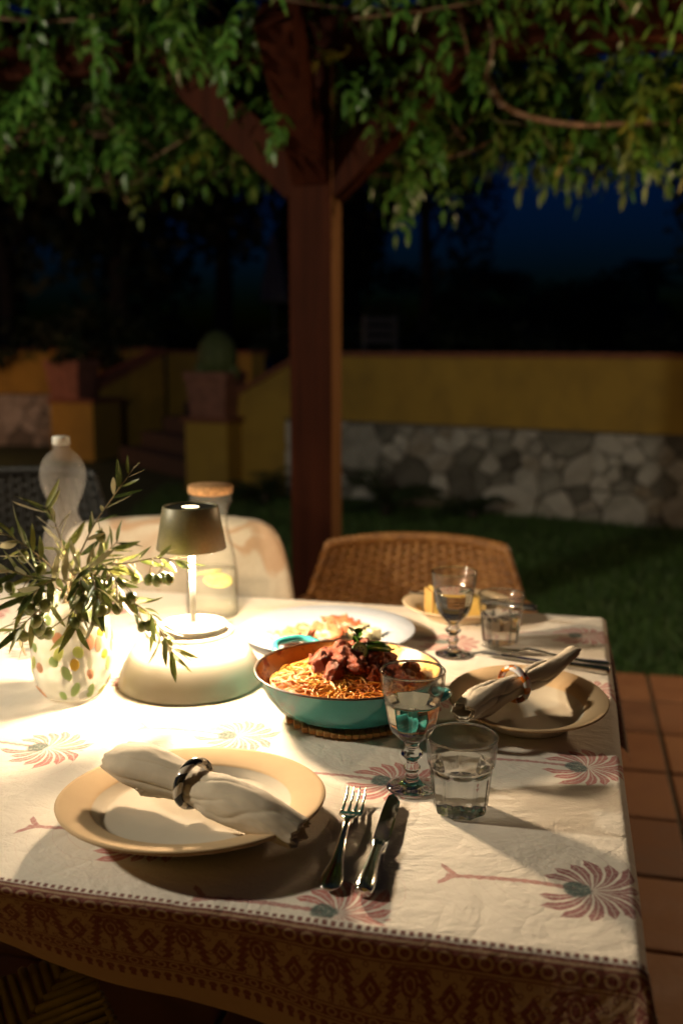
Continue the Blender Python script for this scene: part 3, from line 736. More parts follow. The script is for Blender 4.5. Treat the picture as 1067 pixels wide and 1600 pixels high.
def arc(e, r=0.011):
    an = min(e/r, PI/2); return r*math.sin(an), r*(1-math.cos(an)) + max(0.0, e - r*PI/2)
def cloth_point(a, b):
    sa = a if a > 0 else (a + TL if a < -TL else 0.0)
    sb = b if b < 0 else (b - TD if b > TD else 0.0)
    bu, bv = min(max(a, -TL), 0.0), min(max(b, 0.0), TD)
    z = 0.0008*fbm((a*6, b*6, 0.3)) + 0.0006*fbm((a*17, b*17, 2.0))
    if sa or sb:
        if sb < 0 and not sa:                              # the front drop swings in under the table towards the left
            s = 1.0 - 0.42*min(1.0, max(0.0, (-0.22 - a)/0.42))
        else: s = 1.0
        t = math.hypot(sa, sb*s); o, dn = arc(t)
        ph = math.atan2(abs(sb*s), abs(sa)); f = math.sin(2*ph)**2
        o += f*0.55*max(0.0, t-0.01)*0.5 + ((0.004*math.sin(a*11+1.3) + 0.004*math.sin(a*23+0.4) + 0.004*fbm((a*5, 0.0, 1.0)))*min(1, t/0.09) + 0.002*fbm((a*7, 3.0, 0.0)) if sb < 0 else 0.004*math.sin(b*12)*min(1, t/0.1))
        if sb < 0 and not sa: o -= 0.55*max(0.0, t-0.012)*min(1.0, max(0.0, (-0.1 - a)/0.6))
        bu += math.cos(ph)*o*(1 if sa > 0 else -1); bv += math.sin(ph)*o*(1 if sb > 0 else -1); z -= dn
    return bu, bv, z
def axis(lo, hi, edges, step, fine):
    out = [lo]; x = lo
    while x < hi - 1e-6:
        st = fine if any(abs(x + step*0.5 - e) < 0.03 for e in edges) else step
        x = min(hi, x + st); out.append(x)
    return out
A_ = axis(-TL-0.2, 0.24, (0.0, -TL), 0.014, 0.003); B_ = axis(-0.150, TD+0.2, (0.0, TD), 0.014, 0.003)
CV = []; CU = []
for b in B_:
    for a in A_:
        x, y, z = cloth_point(a, b); CV.append(tuple(fr(x, y, TZ + z))); CU.append((a, b))
me = make_mesh('tablecloth', CV, grid_faces(len(A_), len(B_)))
uvl = me.uv_layers.new(name='UVMap')
idx = np.zeros(len(me.loops), dtype=np.int32); me.loops.foreach_get('vertex_index', idx)
uvl.data.foreach_set('uv', np.array(CU, dtype=np.float32)[idx].ravel())
cloth = tag(link_mesh('tablecloth', me, cloth_m), 'cream cotton tablecloth printed with pink palm trees and a maroon border', 'tablecloth')


# ------------------------------------------------------------------ chairs
def m_wicker(name, a, b, c):
    M = Mat(name); f = M.noise(40, 4); g = M.noise(6, 3)
    M.set(color=M.ramp(f*0.6+g*0.4, [(0.3, a), (0.52, b), (0.72, c)]), rough=0.55); return M.bump(M.noise(300, 3), 0.3, 0.001).m
wick_m = m_wicker('honey_wicker', (0.10,0.038,0.010), (0.24,0.105,0.028), (0.36,0.18,0.055))
dark_wick_m = m_wicker('black_wicker', (0.003,0.003,0.003), (0.006,0.006,0.006), (0.014,0.013,0.013))
def woven(surf, ns, nr, r, amp):
    """weavers over and under the stakes of a surface surf(s, t) -> point, normal"""
    parts = []
    for j in range(nr):
        P = []
        for i in range(ns):
            p, n = surf(-1 + 2*i/(ns-1), (j+0.5)/nr); P.append(p + n*(amp if (i+j) % 2 else -amp))
            if i < ns-1:
                p, n = surf(-1 + 2*(i+0.5)/(ns-1), (j+0.5)/nr); P.append(p)
        parts.append(tube(P, r*random.uniform(0.85, 1.12), 5, False))
    stakes = []
    for i in range(ns):
        P = [surf(-1 + 2*i/(ns-1), t)[0] for t in np.linspace(0, 1, 9)]
        stakes.append(tube(P, r*1.15, 5, False))
    return merge(*parts), merge(*stakes)
def wicker_chair(loc, rz, mat, label, top=0.80, wide=1.0):
    o = empty('wicker_chair', loc, rz, label, 'chair', 'woven chairs at the far side of the table')
    def surf(s, t):
        hw = (0.318 - 0.095*t**1.3)*wide
        y = 0.24 + 0.05*t - 0.10*abs(s)**2.6; z = 0.40 + (top-0.40-0.012)*t - 0.006*s*s*t
        n = Vector((0.35*s*abs(s), -1, 0.1)).normalized()
        return Vector((s*hw, y, z)), n
    a, b = woven(surf, 21, 36, 0.0050, 0.0060)
    k = obj('backrest', a, mat, o); obj('stakes', b, mat, k)
    rim = []
    edge = [surf(-1, t)[0] for t in np.linspace(0, 1, 9)] + [surf(s, 1)[0] + Vector((0,0,0.008)) for s in np.linspace(-0.96, 0.96, 25)] + [surf(1, t)[0] for t in np.linspace(1, 0, 9)]
    E_ = smooth_path(edge, 5)
    for ph in (0, 2.1, 4.2):
        P = []
        for i, p in enumerate(E_): P.append(p + Vector((0, math.cos(i*0.55+ph), math.sin(i*0.55+ph)))*0.0085)
        rim.append(tube(P, 0.0072, 6, False))
    obj('braided_rim', merge(*rim), mat, o)
    def seat_s(s, t): return Vector((s*0.255, -0.24 + 0.46*t, 0.425 - 0.012*math.cos(s*1.4))), Vector((0,0,1))
    a, b = woven(seat_s, 20, 36, 0.006, 0.004); k = obj('seat', a, mat, o); obj('stakes', b, mat, k)
    obj('seat_frame', box(-0.26,0.26,-0.25,0.235,0.36,0.405,0.012), mat, o, smooth=False)
    for sx in (-1, 1):
        obj('leg', tube([(sx*0.235,-0.22,0.012),(sx*0.235,-0.22,0.37)], [0.017,0.02], 10), mat, o)
        obj('leg', tube([(sx*0.235,0.20,0.012),(sx*0.24,0.21,0.37)], [0.017,0.02], 10), mat, o)
        S = smooth_path([(sx*0.245,-0.23,0.40),(sx*0.275,-0.24,0.56),(sx*0.28,-0.10,0.615),(sx*0.275,0.10,0.625),(sx*0.265,0.16,0.62)], 6)
        obj('armrest', tube(S, 0.017, 8), mat, o)
    return o
c = aty(643, 880, 2.22)
wicker_chair((c.x, c.y, 0), TURN*0.55, wick_m, 'honey brown woven wicker chair at the far side of the table', 0.765)
c = aty(10, 820, 2.42)
wicker_chair((c.x-0.02, c.y+0.1, 0), 0.30, dark_wick_m, 'black woven chair at far left behind the olive branches', 0.90, 1.0)

cover_m = None
def m_cover():
    M = Mat('printed_chair_cover'); f = M.noise(7, 2, 0.4, dist=1.0); g = M.noise(180, 3)
    v = M.voronoi(9, M.vec(*[k*s for k, s in zip(M.xyz(M.coord()), (1.0, 0.6, 1.6))]))
    base = M.ramp(g, [(0.3, (0.62,0.53,0.41)), (0.7, (0.70,0.61,0.48))])
    M.set(color=M.mix(inside(f, 0.56, 0.68, 0.05)*0.75, base, (0.50,0.30,0.17)), rough=0.9, sheen=0.1)
    return M.bump(M.noise(9, 4, dist=0.6), 0.5, 0.02).m
cover_m = m_cover()
c = aty(272, 870, 2.36)
ch = empty('covered_chair', (c.x, 2.36, 0), TURN*0.3, 'dining chair under a pale printed fabric cover behind the lamp', 'chair')
def cover_loft():
    V, F = [], []; n = 56
    zs = [0.10,0.25,0.40,0.50,0.58,0.65,0.70,0.74,0.775,0.80,0.818,0.829,0.834]
    hw = [0.315,0.310,0.305,0.302,0.298,0.290,0.283,0.276,0.268,0.257,0.243,0.22,0.15]
    hd = [0.06,0.058,0.055,0.053,0.05,0.048,0.046,0.044,0.042,0.04,0.036,0.026,0.008]
    for i, (z, w_, d_) in enumerate(zip(zs, hw, hd)):
        for k in range(n):
            t = 2*PI*k/n; c_, s_ = math.cos(t), math.sin(t)
            x = w_*math.copysign(abs(c_)**0.35, c_); y = d_*math.copysign(abs(s_)**0.6, s_)
            y += 0.10*(z-0.4)*0.6 - 0.05*(x/0.3)**2
            f = 0.010*math.sin(x*22+z*5)*(1.1-z) + 0.016*fbm((x*7, z*5, s_)) + 0.007*abs(math.sin(x*16-z*9))
            V.append((x*(1+0.02*fbm((x*5, z*6, 1))), y + f*math.copysign(1, s_), z + (0.006*math.sin(x*9+1) if i > 6 else 0)))
    F = [(i*n+k, i*n+(k+1)%n, (i+1)*n+(k+1)%n, (i+1)*n+k) for i in range(len(zs)-1) for k in range(n)]
    F.append(tuple((len(zs)-1)*n+k for k in range(n)))
    return V, F
obj('back_cover', cover_loft(), cover_m, ch)
obj('seat_cover', box(-0.25,0.25,-0.46,-0.075,0.40,0.47,0.02), cover_m, ch)
for sx in (-1,1):
    for y in (-0.44, -0.10): obj('leg', box(sx*0.22-0.018, sx*0.22+0.018, y-0.018, y+0.018, 0.012, 0.398, 0.004), wood_m, ch, smooth=False)

# rush seated stool tucked under the near left of the table
rush_m = m_wicker('rush_straw', (0.16,0.11,0.045), (0.30,0.22,0.09), (0.42,0.32,0.14))
s0 = at(0, 1655, 0.43)
so = empty('rush_stool', (s0.x-0.02, s0.y, 0), 0.5, 'small stool with a rush seat under the near left of the table', 'stool')
cords = []
for k in range(22):
    o_ = -0.15 + 0.30*(k+0.5)/22
    for ax in (0, 1):
        hgt = 0.43 - 0.028*(1-abs(o_)/0.15) + random.uniform(-.002,.002); e = abs(o_)
        for sg in (-1, 1):
            P = [(sg*0.155, o_, 0.425), (sg*0.153, o_, hgt+0.008), (sg*max(e, 0.003), o_, hgt)]
            if ax: P = [(y, x, z) for x, y, z in P]
            cords.append(tube(P, 0.0064, 6))
obj('rush_seat', merge(*cords), rush_m, so)
for sx in (-1,1):
    for sy in (-1,1): obj('leg', tube([(sx*0.15,sy*0.15,0.012),(sx*0.145,sy*0.145,0.44)], [0.014,0.017], 10), wood_m, so)
    obj('rail', tube([(-0.14, sx*0.147, 0.20),(0.14, sx*0.147, 0.20)], 0.009, 8), wood_m, so)
    obj('rail', tube([(sx*0.147, -0.14, 0.24),(sx*0.147, 0.14, 0.24)], 0.009, 8), wood_m, so)
# ------------------------------------------------------------------ tabletop materials
def m_glass(name, col=(1,1,1), ior=1.47, rough=0.0):
    M = Mat(name); f = M.noise(9, 2)
    M.set(color=M.ramp(f, [(0.0, tuple(c*0.985 for c in col)), (1.0, col)]), rough=rough, ior=ior, trans=1.0); return M.m
glass_m = m_glass('clear_glass', (1.0,1.0,1.0), 1.38, 0.015); water_m = m_glass('water', (1.0,1.0,1.0), 1.333, 0.01); wine_m = m_glass('white_wine', (1.0,0.975,0.86), 1.34, 0.01)
def m_thin(name, tint, gloss, haze, edge_=0.5):
    M = Mat(name); f = M.noise(20, 2); fr_ = M.n('ShaderNodeLayerWeight'); fr_.inputs[0].default_value = 0.5
    M.set(color=M.ramp(f, [(0.3, tuple(c*0.9 for c in tint)), (0.7, tint)]), rough=0.5)
    t = M.n('ShaderNodeBsdfTransparent'); edge = X.m('POWER', X(fr_.outputs['Facing']), 3.0); M.l(M.mix(edge*edge_, tint, tuple(c*0.35 for c in tint)), t.inputs[0]); g = M.n('ShaderNodeBsdfGlossy'); g.inputs['Roughness'].default_value = 0.03
    m0 = M.n('ShaderNodeMixShader'); m0.inputs[0].default_value = haze; M.l(t.outputs[0], m0.inputs[1]); M.l(M.b.outputs[0], m0.inputs[2])
    m1 = M.n('ShaderNodeMixShader'); M.l((X.m('POWER', X(fr_.outputs['Facing']), 4.0)*0.75 + 0.04)*gloss, m1.inputs[0]); M.l(m0.outputs[0], m1.inputs[1]); M.l(g.outputs[0], m1.inputs[2])
    M.l(m1.outputs[0], M.nt.nodes['Material Output'].inputs[0]); return M.m
thin_glass_m = m_thin('thin_clear_glass', (0.985,0.985,0.975), 1.15, 0.006, 1.0)
def m_two_tone(name, inner, outer, r, rough=0.75):
    M = Mat(name); x, y, z = M.xyz(M.coord()); rad = xsqrt(x*x + y*y); f = M.noise(35, 4)
    a = M.mix(f, tuple(c*0.92 for c in inner), tuple(min(1, c*1.06) for c in inner)); b = M.mix(f, tuple(c*0.93 for c in outer), tuple(min(1, c*1.06) for c in outer))
    M.set(color=M.mix(below(rad, r, 0.002), b, a), rough=rough, spec=0.03); return M.bump(M.noise(40, 2), 0.03, 0.002).m
linen_m = (lambda M: M.set(color=M.ramp(M.noise(30, 4), [(0.3, (0.50,0.42,0.32)), (0.7, (0.60,0.51,0.39))]), rough=0.9, sheen=0.15).bump(M.noise(700, 2)*0.5 + M.noise(60, 3)*0.3, 0.25, 0.0015).m)(Mat('linen'))
steel_m = (lambda M: M.set(color=M.ramp(M.noise(60, 3), [(0.3, (0.62,0.60,0.57)), (0.7, (0.70,0.68,0.64))]), metal=1.0, rough=M.ramp(M.noise(90, 4), [(0.3,(0.07,)*3),(0.7,(0.15,)*3)])).m)(Mat('polished_steel'))
black_m = plain('black_handle', (0.012,0.012,0.013), 0.35, var=0.2)
def loft(sec, n=14, e=0.75):
    """sections (y, z, half width, half thickness) along y"""
    V, F = [], []
    for (y, z, w_, t_) in sec:
        for k in range(n):
            a = 2*PI*k/n; c_, s_ = math.cos(a), math.sin(a)
            V.append((w_*math.copysign(abs(c_)**e, c_), y, z + t_*math.copysign(abs(s_)**e, s_)))
    m = len(sec)
    F = [(i*n+k, (i+1)*n+k, (i+1)*n+(k+1)%n, i*n+(k+1)%n) for i in range(m-1) for k in range(n)]
    F.append(tuple(range(n))); F.append(tuple((m-1)*n + k for k in range(n-1, -1, -1)))
    return V, F
def resample(sec, m=5):
    P = smooth_path([Vector((s[0], s[1], s[2])) for s in sec], m); Q = smooth_path([Vector((s[3], 0, 0)) for s in sec], m)
    return [(p.x, p.y, max(0.0004, p.z), max(0.0003, q.x)) for p, q in zip(P, Q)]
def fork(tip, end, z, label, pitch=0.0):
    d = Vector(tip) - Vector(end); rz = math.atan2(d.y, d.x) - PI/2
    o = empty('fork', (end[0], end[1], z), 0, label, 'fork', 'steel forks', rot=(pitch, 0, rz))
    h = resample([(0,0.006,0.003,0.0015),(0.006,0.006,0.0095,0.002),(0.022,0.0055,0.0112,0.0022),(0.05,0.005,0.007,0.0022),(0.085,0.007,0.0042,0.0022),(0.115,0.011,0.0036,0.002),(0.130,0.0115,0.0042,0.0018)])
    obj('handle', loft(h), steel_m, o)
    obj('head', loft(resample([(0.130,0.0115,0.0044,0.0018),(0.137,0.0105,0.009,0.0013),(0.146,0.0075,0.0120,0.0011),(0.157,0.0055,0.0126,0.0011)])), steel_m, o)
    for k in range(4):
        x = -0.0104 + 0.00693*k
        V, F = loft(resample([(0.156,0.0057,0.0021,0.0011),(0.175,0.0045,0.0019,0.001),(0.195,0.0075,0.0015,0.0009),(0.207,0.0115,0.0006,0.0006)]), 8)
        obj('tine', ([(v[0]+x*(1-0.06*(v[1]-0.156)/0.05), v[1], v[2]) for v in V], F), steel_m, o)
    return o
def knife(tip, end, z, label, handle=None, roll=0.0, lift=0.0, L=0.205, group='steel table knives'):
    d = Vector(tip) - Vector(end); rz = math.atan2(d.y, d.x) - PI/2; k = L/0.205
    o = empty('table_knife', (end[0], end[1], z), 0, label, 'knife', group, rot=(lift, roll, rz))
    hs = [(0,0.0065,0.003,0.003),(0.003,0.0065,0.0085,0.0055),(0.02,0.0065,0.0092,0.006),(0.05,0.0065,0.0068,0.0052),(0.08,0.0065,0.0058,0.0047),(0.088,0.0065,0.0072,0.0056),(0.093,0.0065,0.0072,0.0056),(0.096,0.0065,0.004,0.003)]
    obj('handle', loft([(y*k, *r) for y, *r in resample(hs)], 16, 0.85), handle or steel_m, o)
    V, F = [], []
    n = 18
    for i in range(n):
        t = i/(n-1); y = (0.094 + 0.111*t)*k; edge = 0.0095*min(1, (t*9+0.35))*(1 - 0.95*max(0, (t-0.80)/0.20)**2.2); back = -0.0070*(1-0.35*max(0,(t-0.55)/0.45)**2)*(1 - 0.9*max(0,(t-0.93)/0.07)**2)
        V += [(back, y, 0.0065+0.0011), (edge*0.75, y, 0.0065+0.0006), (edge, y, 0.0065), (edge*0.75, y, 0.0065-0.0006), (back, y, 0.0065-0.0011)]
    F = [(i*5+q_, (i+1)*5+q_, (i+1)*5+(q_+1)%5, i*5+(q_+1)%5) for i in range(n-1) for q_ in range(5)] + [tuple(range(5)), tuple((n-1)*5+q_ for q_ in range(4,-1,-1))]
    obj('blade', (V, F), steel_m, o, smooth=False)
    return o
def plate(loc, R, prof, mat, label, rot=(0,0,0), name='plate'):
    o = empty(name, loc, 0, label, 'plate', rot=rot)
    obj('dish', lathe([(r*R, z) for r, z in prof], 96), mat, o)
    return o

# ------------------------------------------------------------------ near place setting
fp = at(301, 1253, 0.772); FR = 0.141
front_m = m_two_tone('caramel_plate', (0.54,0.48,0.39), (0.54,0.385,0.23), 0.104)
pl = plate((fp.x, fp.y, TZ+0.006), FR, [(0.0005,0.003),(0.60,0.003),(0.62,0.0),(0.66,0.0),(0.69,0.005),(0.97,0.020),(0.995,0.0225),(1.0,0.0245),(0.99,0.0258),(0.96,0.0252),(0.765,0.0185),(0.735,0.016),(0.69,0.0095),(0.64,0.0075),(0.3,0.007),(0.0005,0.007)], front_m,
      'large caramel plate with wide rim at the near place', (math.radians(-3.2), 0, 0))
def napkin(name, pts, rad, flat, label, turns=1.55, seed=0, fold=None, fold_=1.0):
    o = empty(name, tuple(Vector(pts[0]) - Vector((0,0,0.0))), 0, label, 'napkin', 'rolled linen napkins')
    org = Vector(pts[0])
    def sweep(pts, rad, flat, turns, seed, n=150, m=16):
        P = smooth_path([Vector(p) - org for p in pts], m); R = [v.x for v in smooth_path([Vector((r,0,0)) for r in rad], m)]; K = [v.x for v in smooth_path([Vector((f,0,0)) for f in flat], m)]
        V = []; M_ = len(P)
        for i, p in enumerate(P):
            T = (P[min(i+1, M_-1)] - P[max(i-1, 0)]).normalized(); S = T.cross(Vector((0,0,1))).normalized(); Up = S.cross(T)
            s = i/(M_-1)
            for k in range(n):
                ph = 2*PI*turns*k/(n-1) - 2.3 + 0.4*s
                rr = R[i]*(1 - 0.42*k/(n-1))
                pin = math.exp(-((s-0.42)/0.30)**2); w_ = 0.9*fbm((s*2.5+seed, ph*0.35, 2.0))
                c1 = 1-abs(math.sin(2.0*(ph + w_) + 0.9*math.sin(4*s+seed))); c2 = 1-abs(math.sin(1.0*(ph - w_) - 3.0*s + seed*1.7))
                rr *= 1.03 - fold_*0.20*pin*c1**5 - fold_*0.18*c2**7 + 0.06*math.sin(2*ph + 4*s + seed) + 0.07*fbm((math.cos(ph)*1.1+seed, math.sin(ph)*1.5, s*6))
                end = 0.006*fbm((ph*1.3, seed, 5.0))*(max(0, abs(s-0.5)*2-0.8)/0.2)
                V.append(p + S*rr*math.cos(ph) + Up*rr*math.sin(ph)*K[i] + T*end*1.2)
        F = [(i*n+k, i*n+k+1, (i+1)*n+k+1, (i+1)*n+k) for i in range(M_-1) for k in range(n-1)]
        return V, F
    a = obj('roll', sweep(pts, rad, flat, turns, seed), linen_m, o)
    md = a.modifiers.new('thick', 'SOLIDIFY'); md.thickness = 0.0011
    if fold:
        b = obj('loose_fold', sweep(*fold, 1.2, seed+3.3, 90, 12), linen_m, o); md = b.modifiers.new('thick', 'SOLIDIFY'); md.thickness = 0.0011
    return o
n0 = [at(192, 1182, 0.802), at(232, 1197, 0.803), at(303, 1226, 0.799), at(350, 1246, 0.797), at(410, 1272, 0.792), at(470, 1302, 0.781)]
napkin('napkin', n0, [0.029,0.031,0.0200,0.0250,0.0260,0.0245], [0.60,0.80,0.95,0.88,0.74,0.50], 'rolled cream napkin in a black and white ring on the near plate', seed=1.0, fold_=0.45,
       fold=([at(232, 1222, 0.790), at(262, 1228, 0.790), at(300, 1232, 0.794)], [0.021,0.017,0.009], [0.6,0.65,0.7]))
def napkin_ring(c, axis, R, r, mat, label):
    q = Vector(axis).to_track_quat('Z', 'Y')
    o = empty('napkin_ring', tuple(c), 0, label, 'napkin ring', 'napkin rings', rot=tuple(q.to_euler()))
    n, m = 72, 18; V = []
    for i in range(n):
        t = 2*PI*i/n
        for k in range(m):
            a = 2*PI*k/m; rr = R + r*math.cos(a)*0.8; V.append((rr*math.cos(t), rr*math.sin(t), r*1.25*math.sin(a)))
    obj('band', (V, [(i*m+k, ((i+1)%n)*m+k, ((i+1)%n)*m+(k+1)%m, i*m+(k+1)%m) for i in range(n) for k in range(m)]), mat, o)
def m_ring1():
    M = Mat('black_white_resin'); x, y, z = M.xyz(M.coord()); t = xatan2(y, x) + z*40.0 + (M.noise(60, 2)-0.5)*0.5
    s = below(xabs(xwrap(t/0.45, 1.0, -1.0)), 0.55, 0.10)
    M.set(color=M.mix(s, (0.62,0.54,0.45), (0.010,0.011,0.016)), rough=0.12, coat=0.4); return M.m
def m_ring2():
    M = Mat('tortoise_resin'); v = M.voronoi(95, out='Color'); a, b, c = M.xyz(v.k); f = M.noise(160, 3)
    M.set(color=M.ramp(a*0.75+f*0.25, [(0.22, (0.10,0.022,0.004)), (0.40, (0.42,0.13,0.012)), (0.58, (0.65,0.27,0.03)), (0.62, (0.60,0.60,0.62)), (0.85, (0.45,0.46,0.50))]), rough=0.12, coat=0.5, sub=0.1); return M.m
napkin_ring(n0[2] + Vector((0,0,0.0015)), n0[3] - n0[1], 0.0238, 0.0046, m_ring1(), 'black and white striped resin ring round the near napkin')
fork((0.019, 1.055), (-0.012, 0.842), TZ+0.001, 'steel fork lying beside the near plate')
knife((0.056, 1.030), (0.019, 0.836), TZ+0.001, 'polished steel knife lying right of the near fork', roll=0.10)

# ------------------------------------------------------------------ glasses
def facet(nf):
    s = PI/nf
    return lambda t: math.cos(s)/math.cos(((t) % (2*s)) - s)
WINE_O = [(0.0003,0.0008),(0.014,0.001),(0.0265,0.0),(0.0288,0.0012),(0.0288,0.0026),(0.022,0.0044),(0.0125,0.0072),(0.0085,0.0108),(0.0066,0.0165),(0.0070,0.0210),(0.0098,0.0245),(0.0098,0.0265),(0.0066,0.0300),(0.0062,0.0335),(0.0090,0.0370),(0.0130,0.0410),(0.0130,0.0430),(0.0086,0.0470),(0.0072,0.0500),(0.0084,0.0545),(0.0150,0.0605),(0.0228,0.0680),(0.0268,0.0770),(0.0295,0.0890),(0.0318,0.1020),(0.0334,0.1110),(0.0342,0.1145),(0.0350,0.1165),(0.0355,0.1250),(0.0363,0.1370),(0.0364,0.1395),(0.0357,0.1405)]
WINE_I = [(0.0347,0.1393),(0.0337,0.1250),(0.0327,0.1150),(0.0312,0.1070),(0.0290,0.0950),(0.0262,0.0820),(0.0232,0.0725),(0.0170,0.0660),(0.0090,0.0632),(0.0003,0.0625)]
TUMB_O = [(0.0003,0.0012),(0.022,0.0012),(0.0262,0.0),(0.0288,0.0012),(0.0300,0.0040),(0.0310,0.0120),(0.0325,0.0260),(0.0342,0.0420),(0.0352,0.0510),(0.0358,0.0540),(0.0366,0.0560),(0.0372,0.0640),(0.0384,0.0810),(0.0387,0.0840),(0.0380,0.0852)]
TUMB_I = [(0.0370,0.0840),(0.0358,0.0700),(0.0345,0.0560),(0.0318,0.0360),(0.0292,0.0200),(0.0270,0.0150),(0.0180,0.0125),(0.0003,0.0120)]
def fluted(outer, inner, nf, lo, hi, soft=0.003):
    fc = facet(nf); no = len(outer)
    def rf(r, z, t, i):
        if i >= no: return r
        if i < 4 and lo < 0.03:
            k = 0.0 if r < 0.02 else (1.0 if lo <= 0.0 else 0.0)
        else: k = min(1, max(0, (z-lo)/soft))*min(1, max(0, (hi-z)/soft))
        return r*((1-k) + k*fc(t)*1.008)
    return lathe(outer + inner, 120, rf)
def liquid(inner, level):
    prof = [(r-0.00015+0.0004, z-0.0003) for r, z in reversed(inner) if z < level]
    # close exactly at the level on the wall
    hi = [p for p in reversed(inner) if p[1] >= level][0]; lo = [p for p in reversed(inner) if p[1] < level][-1]
    t = (level-lo[1])/(hi[1]-lo[1]); rw = lo[0] + (hi[0]-lo[0])*t
    prof += [(rw+0.0003, level+0.0008), (rw-0.0006, level+0.0001), (rw-0.0030, level-0.0004), (0.0003, level-0.0004)]
    return lathe([(max(0.0003, r), z) for r, z in prof], 64)
def caster(o):
    return o
def knop(r, z, t, i): return r
def cut(prof, z0, z1):
    """the stretch of a profile between two heights"""
    out = []
    for (r0, a0), (r1, a1) in zip(prof[:-1], prof[1:]):
        if z0 <= a0 <= z1 and (not out or out[-1] != (r0, a0)): out.append((r0, a0))
        for zz in (z0, z1):
            if min(a0, a1) < zz < max(a0, a1): t = (zz-a0)/(a1-a0); out.append((r0+(r1-r0)*t, zz))
    if z0 <= prof[-1][1] <= z1: out.append(prof[-1])
    return out
def wine_glass(loc, rz, level, label):
    o = empty('wine_glass', loc, rz, label, 'wine glass', 'stemmed glasses of white wine')
    fc10 = facet(10)
    def rf(r, z, t, i):
        if 0.036 < z < 0.048: return r*(0.4+0.6*facet(8)(t))
        k = min(1, max(0, (z-0.064)/0.004))*min(1, max(0, (0.1135-z)/0.004)); return r*((1-k) + k*fc10(t)*1.006)
    low = [q_ for q_ in WINE_O if q_[1] <= 0.0605]
    obj('stem', lathe(low + [(0.0003, 0.0606)], 96, rf), glass_m, o)
    up = [q_ for q_ in WINE_O if q_[1] >= 0.0605]
    obj('bowl', lathe([(r+0.0002, z) for r, z in up] + [q_ for q_ in WINE_I if q_[1] > level+0.002], 120, lambda r, z, t, i: rf(r, z, t, i) if i < len(up) else r), thin_glass_m, o)
    obj('rim', lathe([(0.0357,0.1380),(0.0366,0.1384),(0.0367,0.1396),(0.0360,0.1407),(0.0350,0.1405),(0.0344,0.1394),(0.0347,0.1382)], 96, closed=True), glass_m, o)
    body = [(0.0003, 0.0610)] + [(r-0.0003, z) for r, z in cut(WINE_O, 0.0612, level)]
    obj('wine', lathe(body + [(body[-1][0]-0.0012, level+0.0004), (body[-1][0]-0.004, level-0.0002), (0.0003, level-0.0002)], 120, rf), wine_m, o)
    return o
def tumbler(loc, rz, level, label):
    o = empty('water_glass', loc, rz, label, 'water glass', 'faceted tumblers of water')
    f9 = facet(9); fc = lambda t: 1 - 1.5*(1-f9(t))
    def rf(r, z, t, i):
        k = 1.0 if (z < 0.0525 and r > 0.0240) else 0.0
        return r*((1-k) + k*fc(t)*1.006)
    up = [q_ for q_ in TUMB_O if q_[1] >= 0.0040]; no = len(up)
    obj('glass', lathe([(r+0.0002, z) for r, z in up] + [q_ for q_ in TUMB_I if q_[1] > level+0.002], 120, lambda r, z, t, i: rf(r, z, t, i) if i < no else r), thin_glass_m, o)
    obj('rim', lathe([(0.0379,0.0826),(0.0389,0.0830),(0.0390,0.0842),(0.0384,0.0853),(0.0374,0.0852),(0.0366,0.0841),(0.0369,0.0828)], 96, closed=True), glass_m, o)
    body = [(r-0.0002, z) for r, z in cut(TUMB_O, -1.0, level)]; body[0] = (0.0003, body[0][1])
    rb_ = body[-1][0]*fc(0.0)
    obj('water', lathe(body + [(rb_-0.0010, level+0.0005), (rb_-0.0035, level-0.0002), (0.0003, level-0.0002)], 120, lambda r, z, t, i: rf(r, z, t, i) if i < len(body) else r), water_m, o)
    return o
G1 = at(643, 1232); T1 = at(719, 1266)
wine_glass((G1.x, G1.y, TZ+0.0008), 0.2, 0.104, 'stemmed glass of white wine in front of the pan')
tumbler((T1.x, T1.y, TZ+0.0008), 0.1, 0.053, 'faceted water tumbler nearest the camera beside the wine glass')
G2 = at(707, 1024); T2 = at(781, 1004)
wine_glass((G2.x, G2.y, TZ+0.0008), 0.5, 0.108, 'stemmed glass of white wine in front of the cheese')
tumbler((T2.x, T2.y, TZ+0.0008), 0.3, 0.050, 'faceted water tumbler behind the right hand plate')

# ------------------------------------------------------------------ lamp on an upturned bowl
BC = Vector((-0.226, 1.436, TZ+0.0008))
cream_m = (lambda M: M.set(color=M.ramp(M.noise(12, 3), [(0.3, (0.82,0.75,0.62)), (0.7, (0.86,0.79,0.66))]), rough=0.25, sub=0.0, coat=0.2).bump(M.noise(20, 2), 0.03, 0.003).m)(Mat('cream_glaze'))
o = empty('upturned_bowl', tuple(BC), 0, 'upturned cream ceramic bowl carrying the lamp', 'bowl')
obj('shell', lathe([(0.098,0.0005),(0.1055,0.0),(0.1075,0.002),(0.1072,0.005),(0.1050,0.015),(0.0998,0.029),(0.0920,0.044),(0.0830,0.057),(0.0745,0.067),(0.0665,0.0745),(0.064,0.0765),(0.064,0.080),(0.0605,0.0805),(0.059,0.078),(0.0005,0.0775),(0.0005,0.072),(0.06,0.071),(0.085,0.056),(0.098,0.032),(0.1015,0.008)], 96, closed=True), cream_m, o)
shade_m = (lambda M: M.set(color=M.ramp(M.noise(200, 3), [(0.3, (0.19,0.17,0.095)), (0.7, (0.22,0.195,0.11))]), rough=0.45, metal=0.1).m)(Mat('olive_lacquer'))
cap_dark_m = plain('dark_cap', (0.02,0.02,0.016), 0.5)
lampwhite_m = plain('lamp_white', (0.75,0.72,0.66), 0.35, var=0.04)
def m_emit(name, c, s):
    M = Mat(name); M.set(color=(0.8,0.8,0.8)); M.b.inputs['Emission Color'].default_value = (*c, 1); M.b.inputs['Emission Strength'].default_value = s; return M.m
ZL = 0.0815
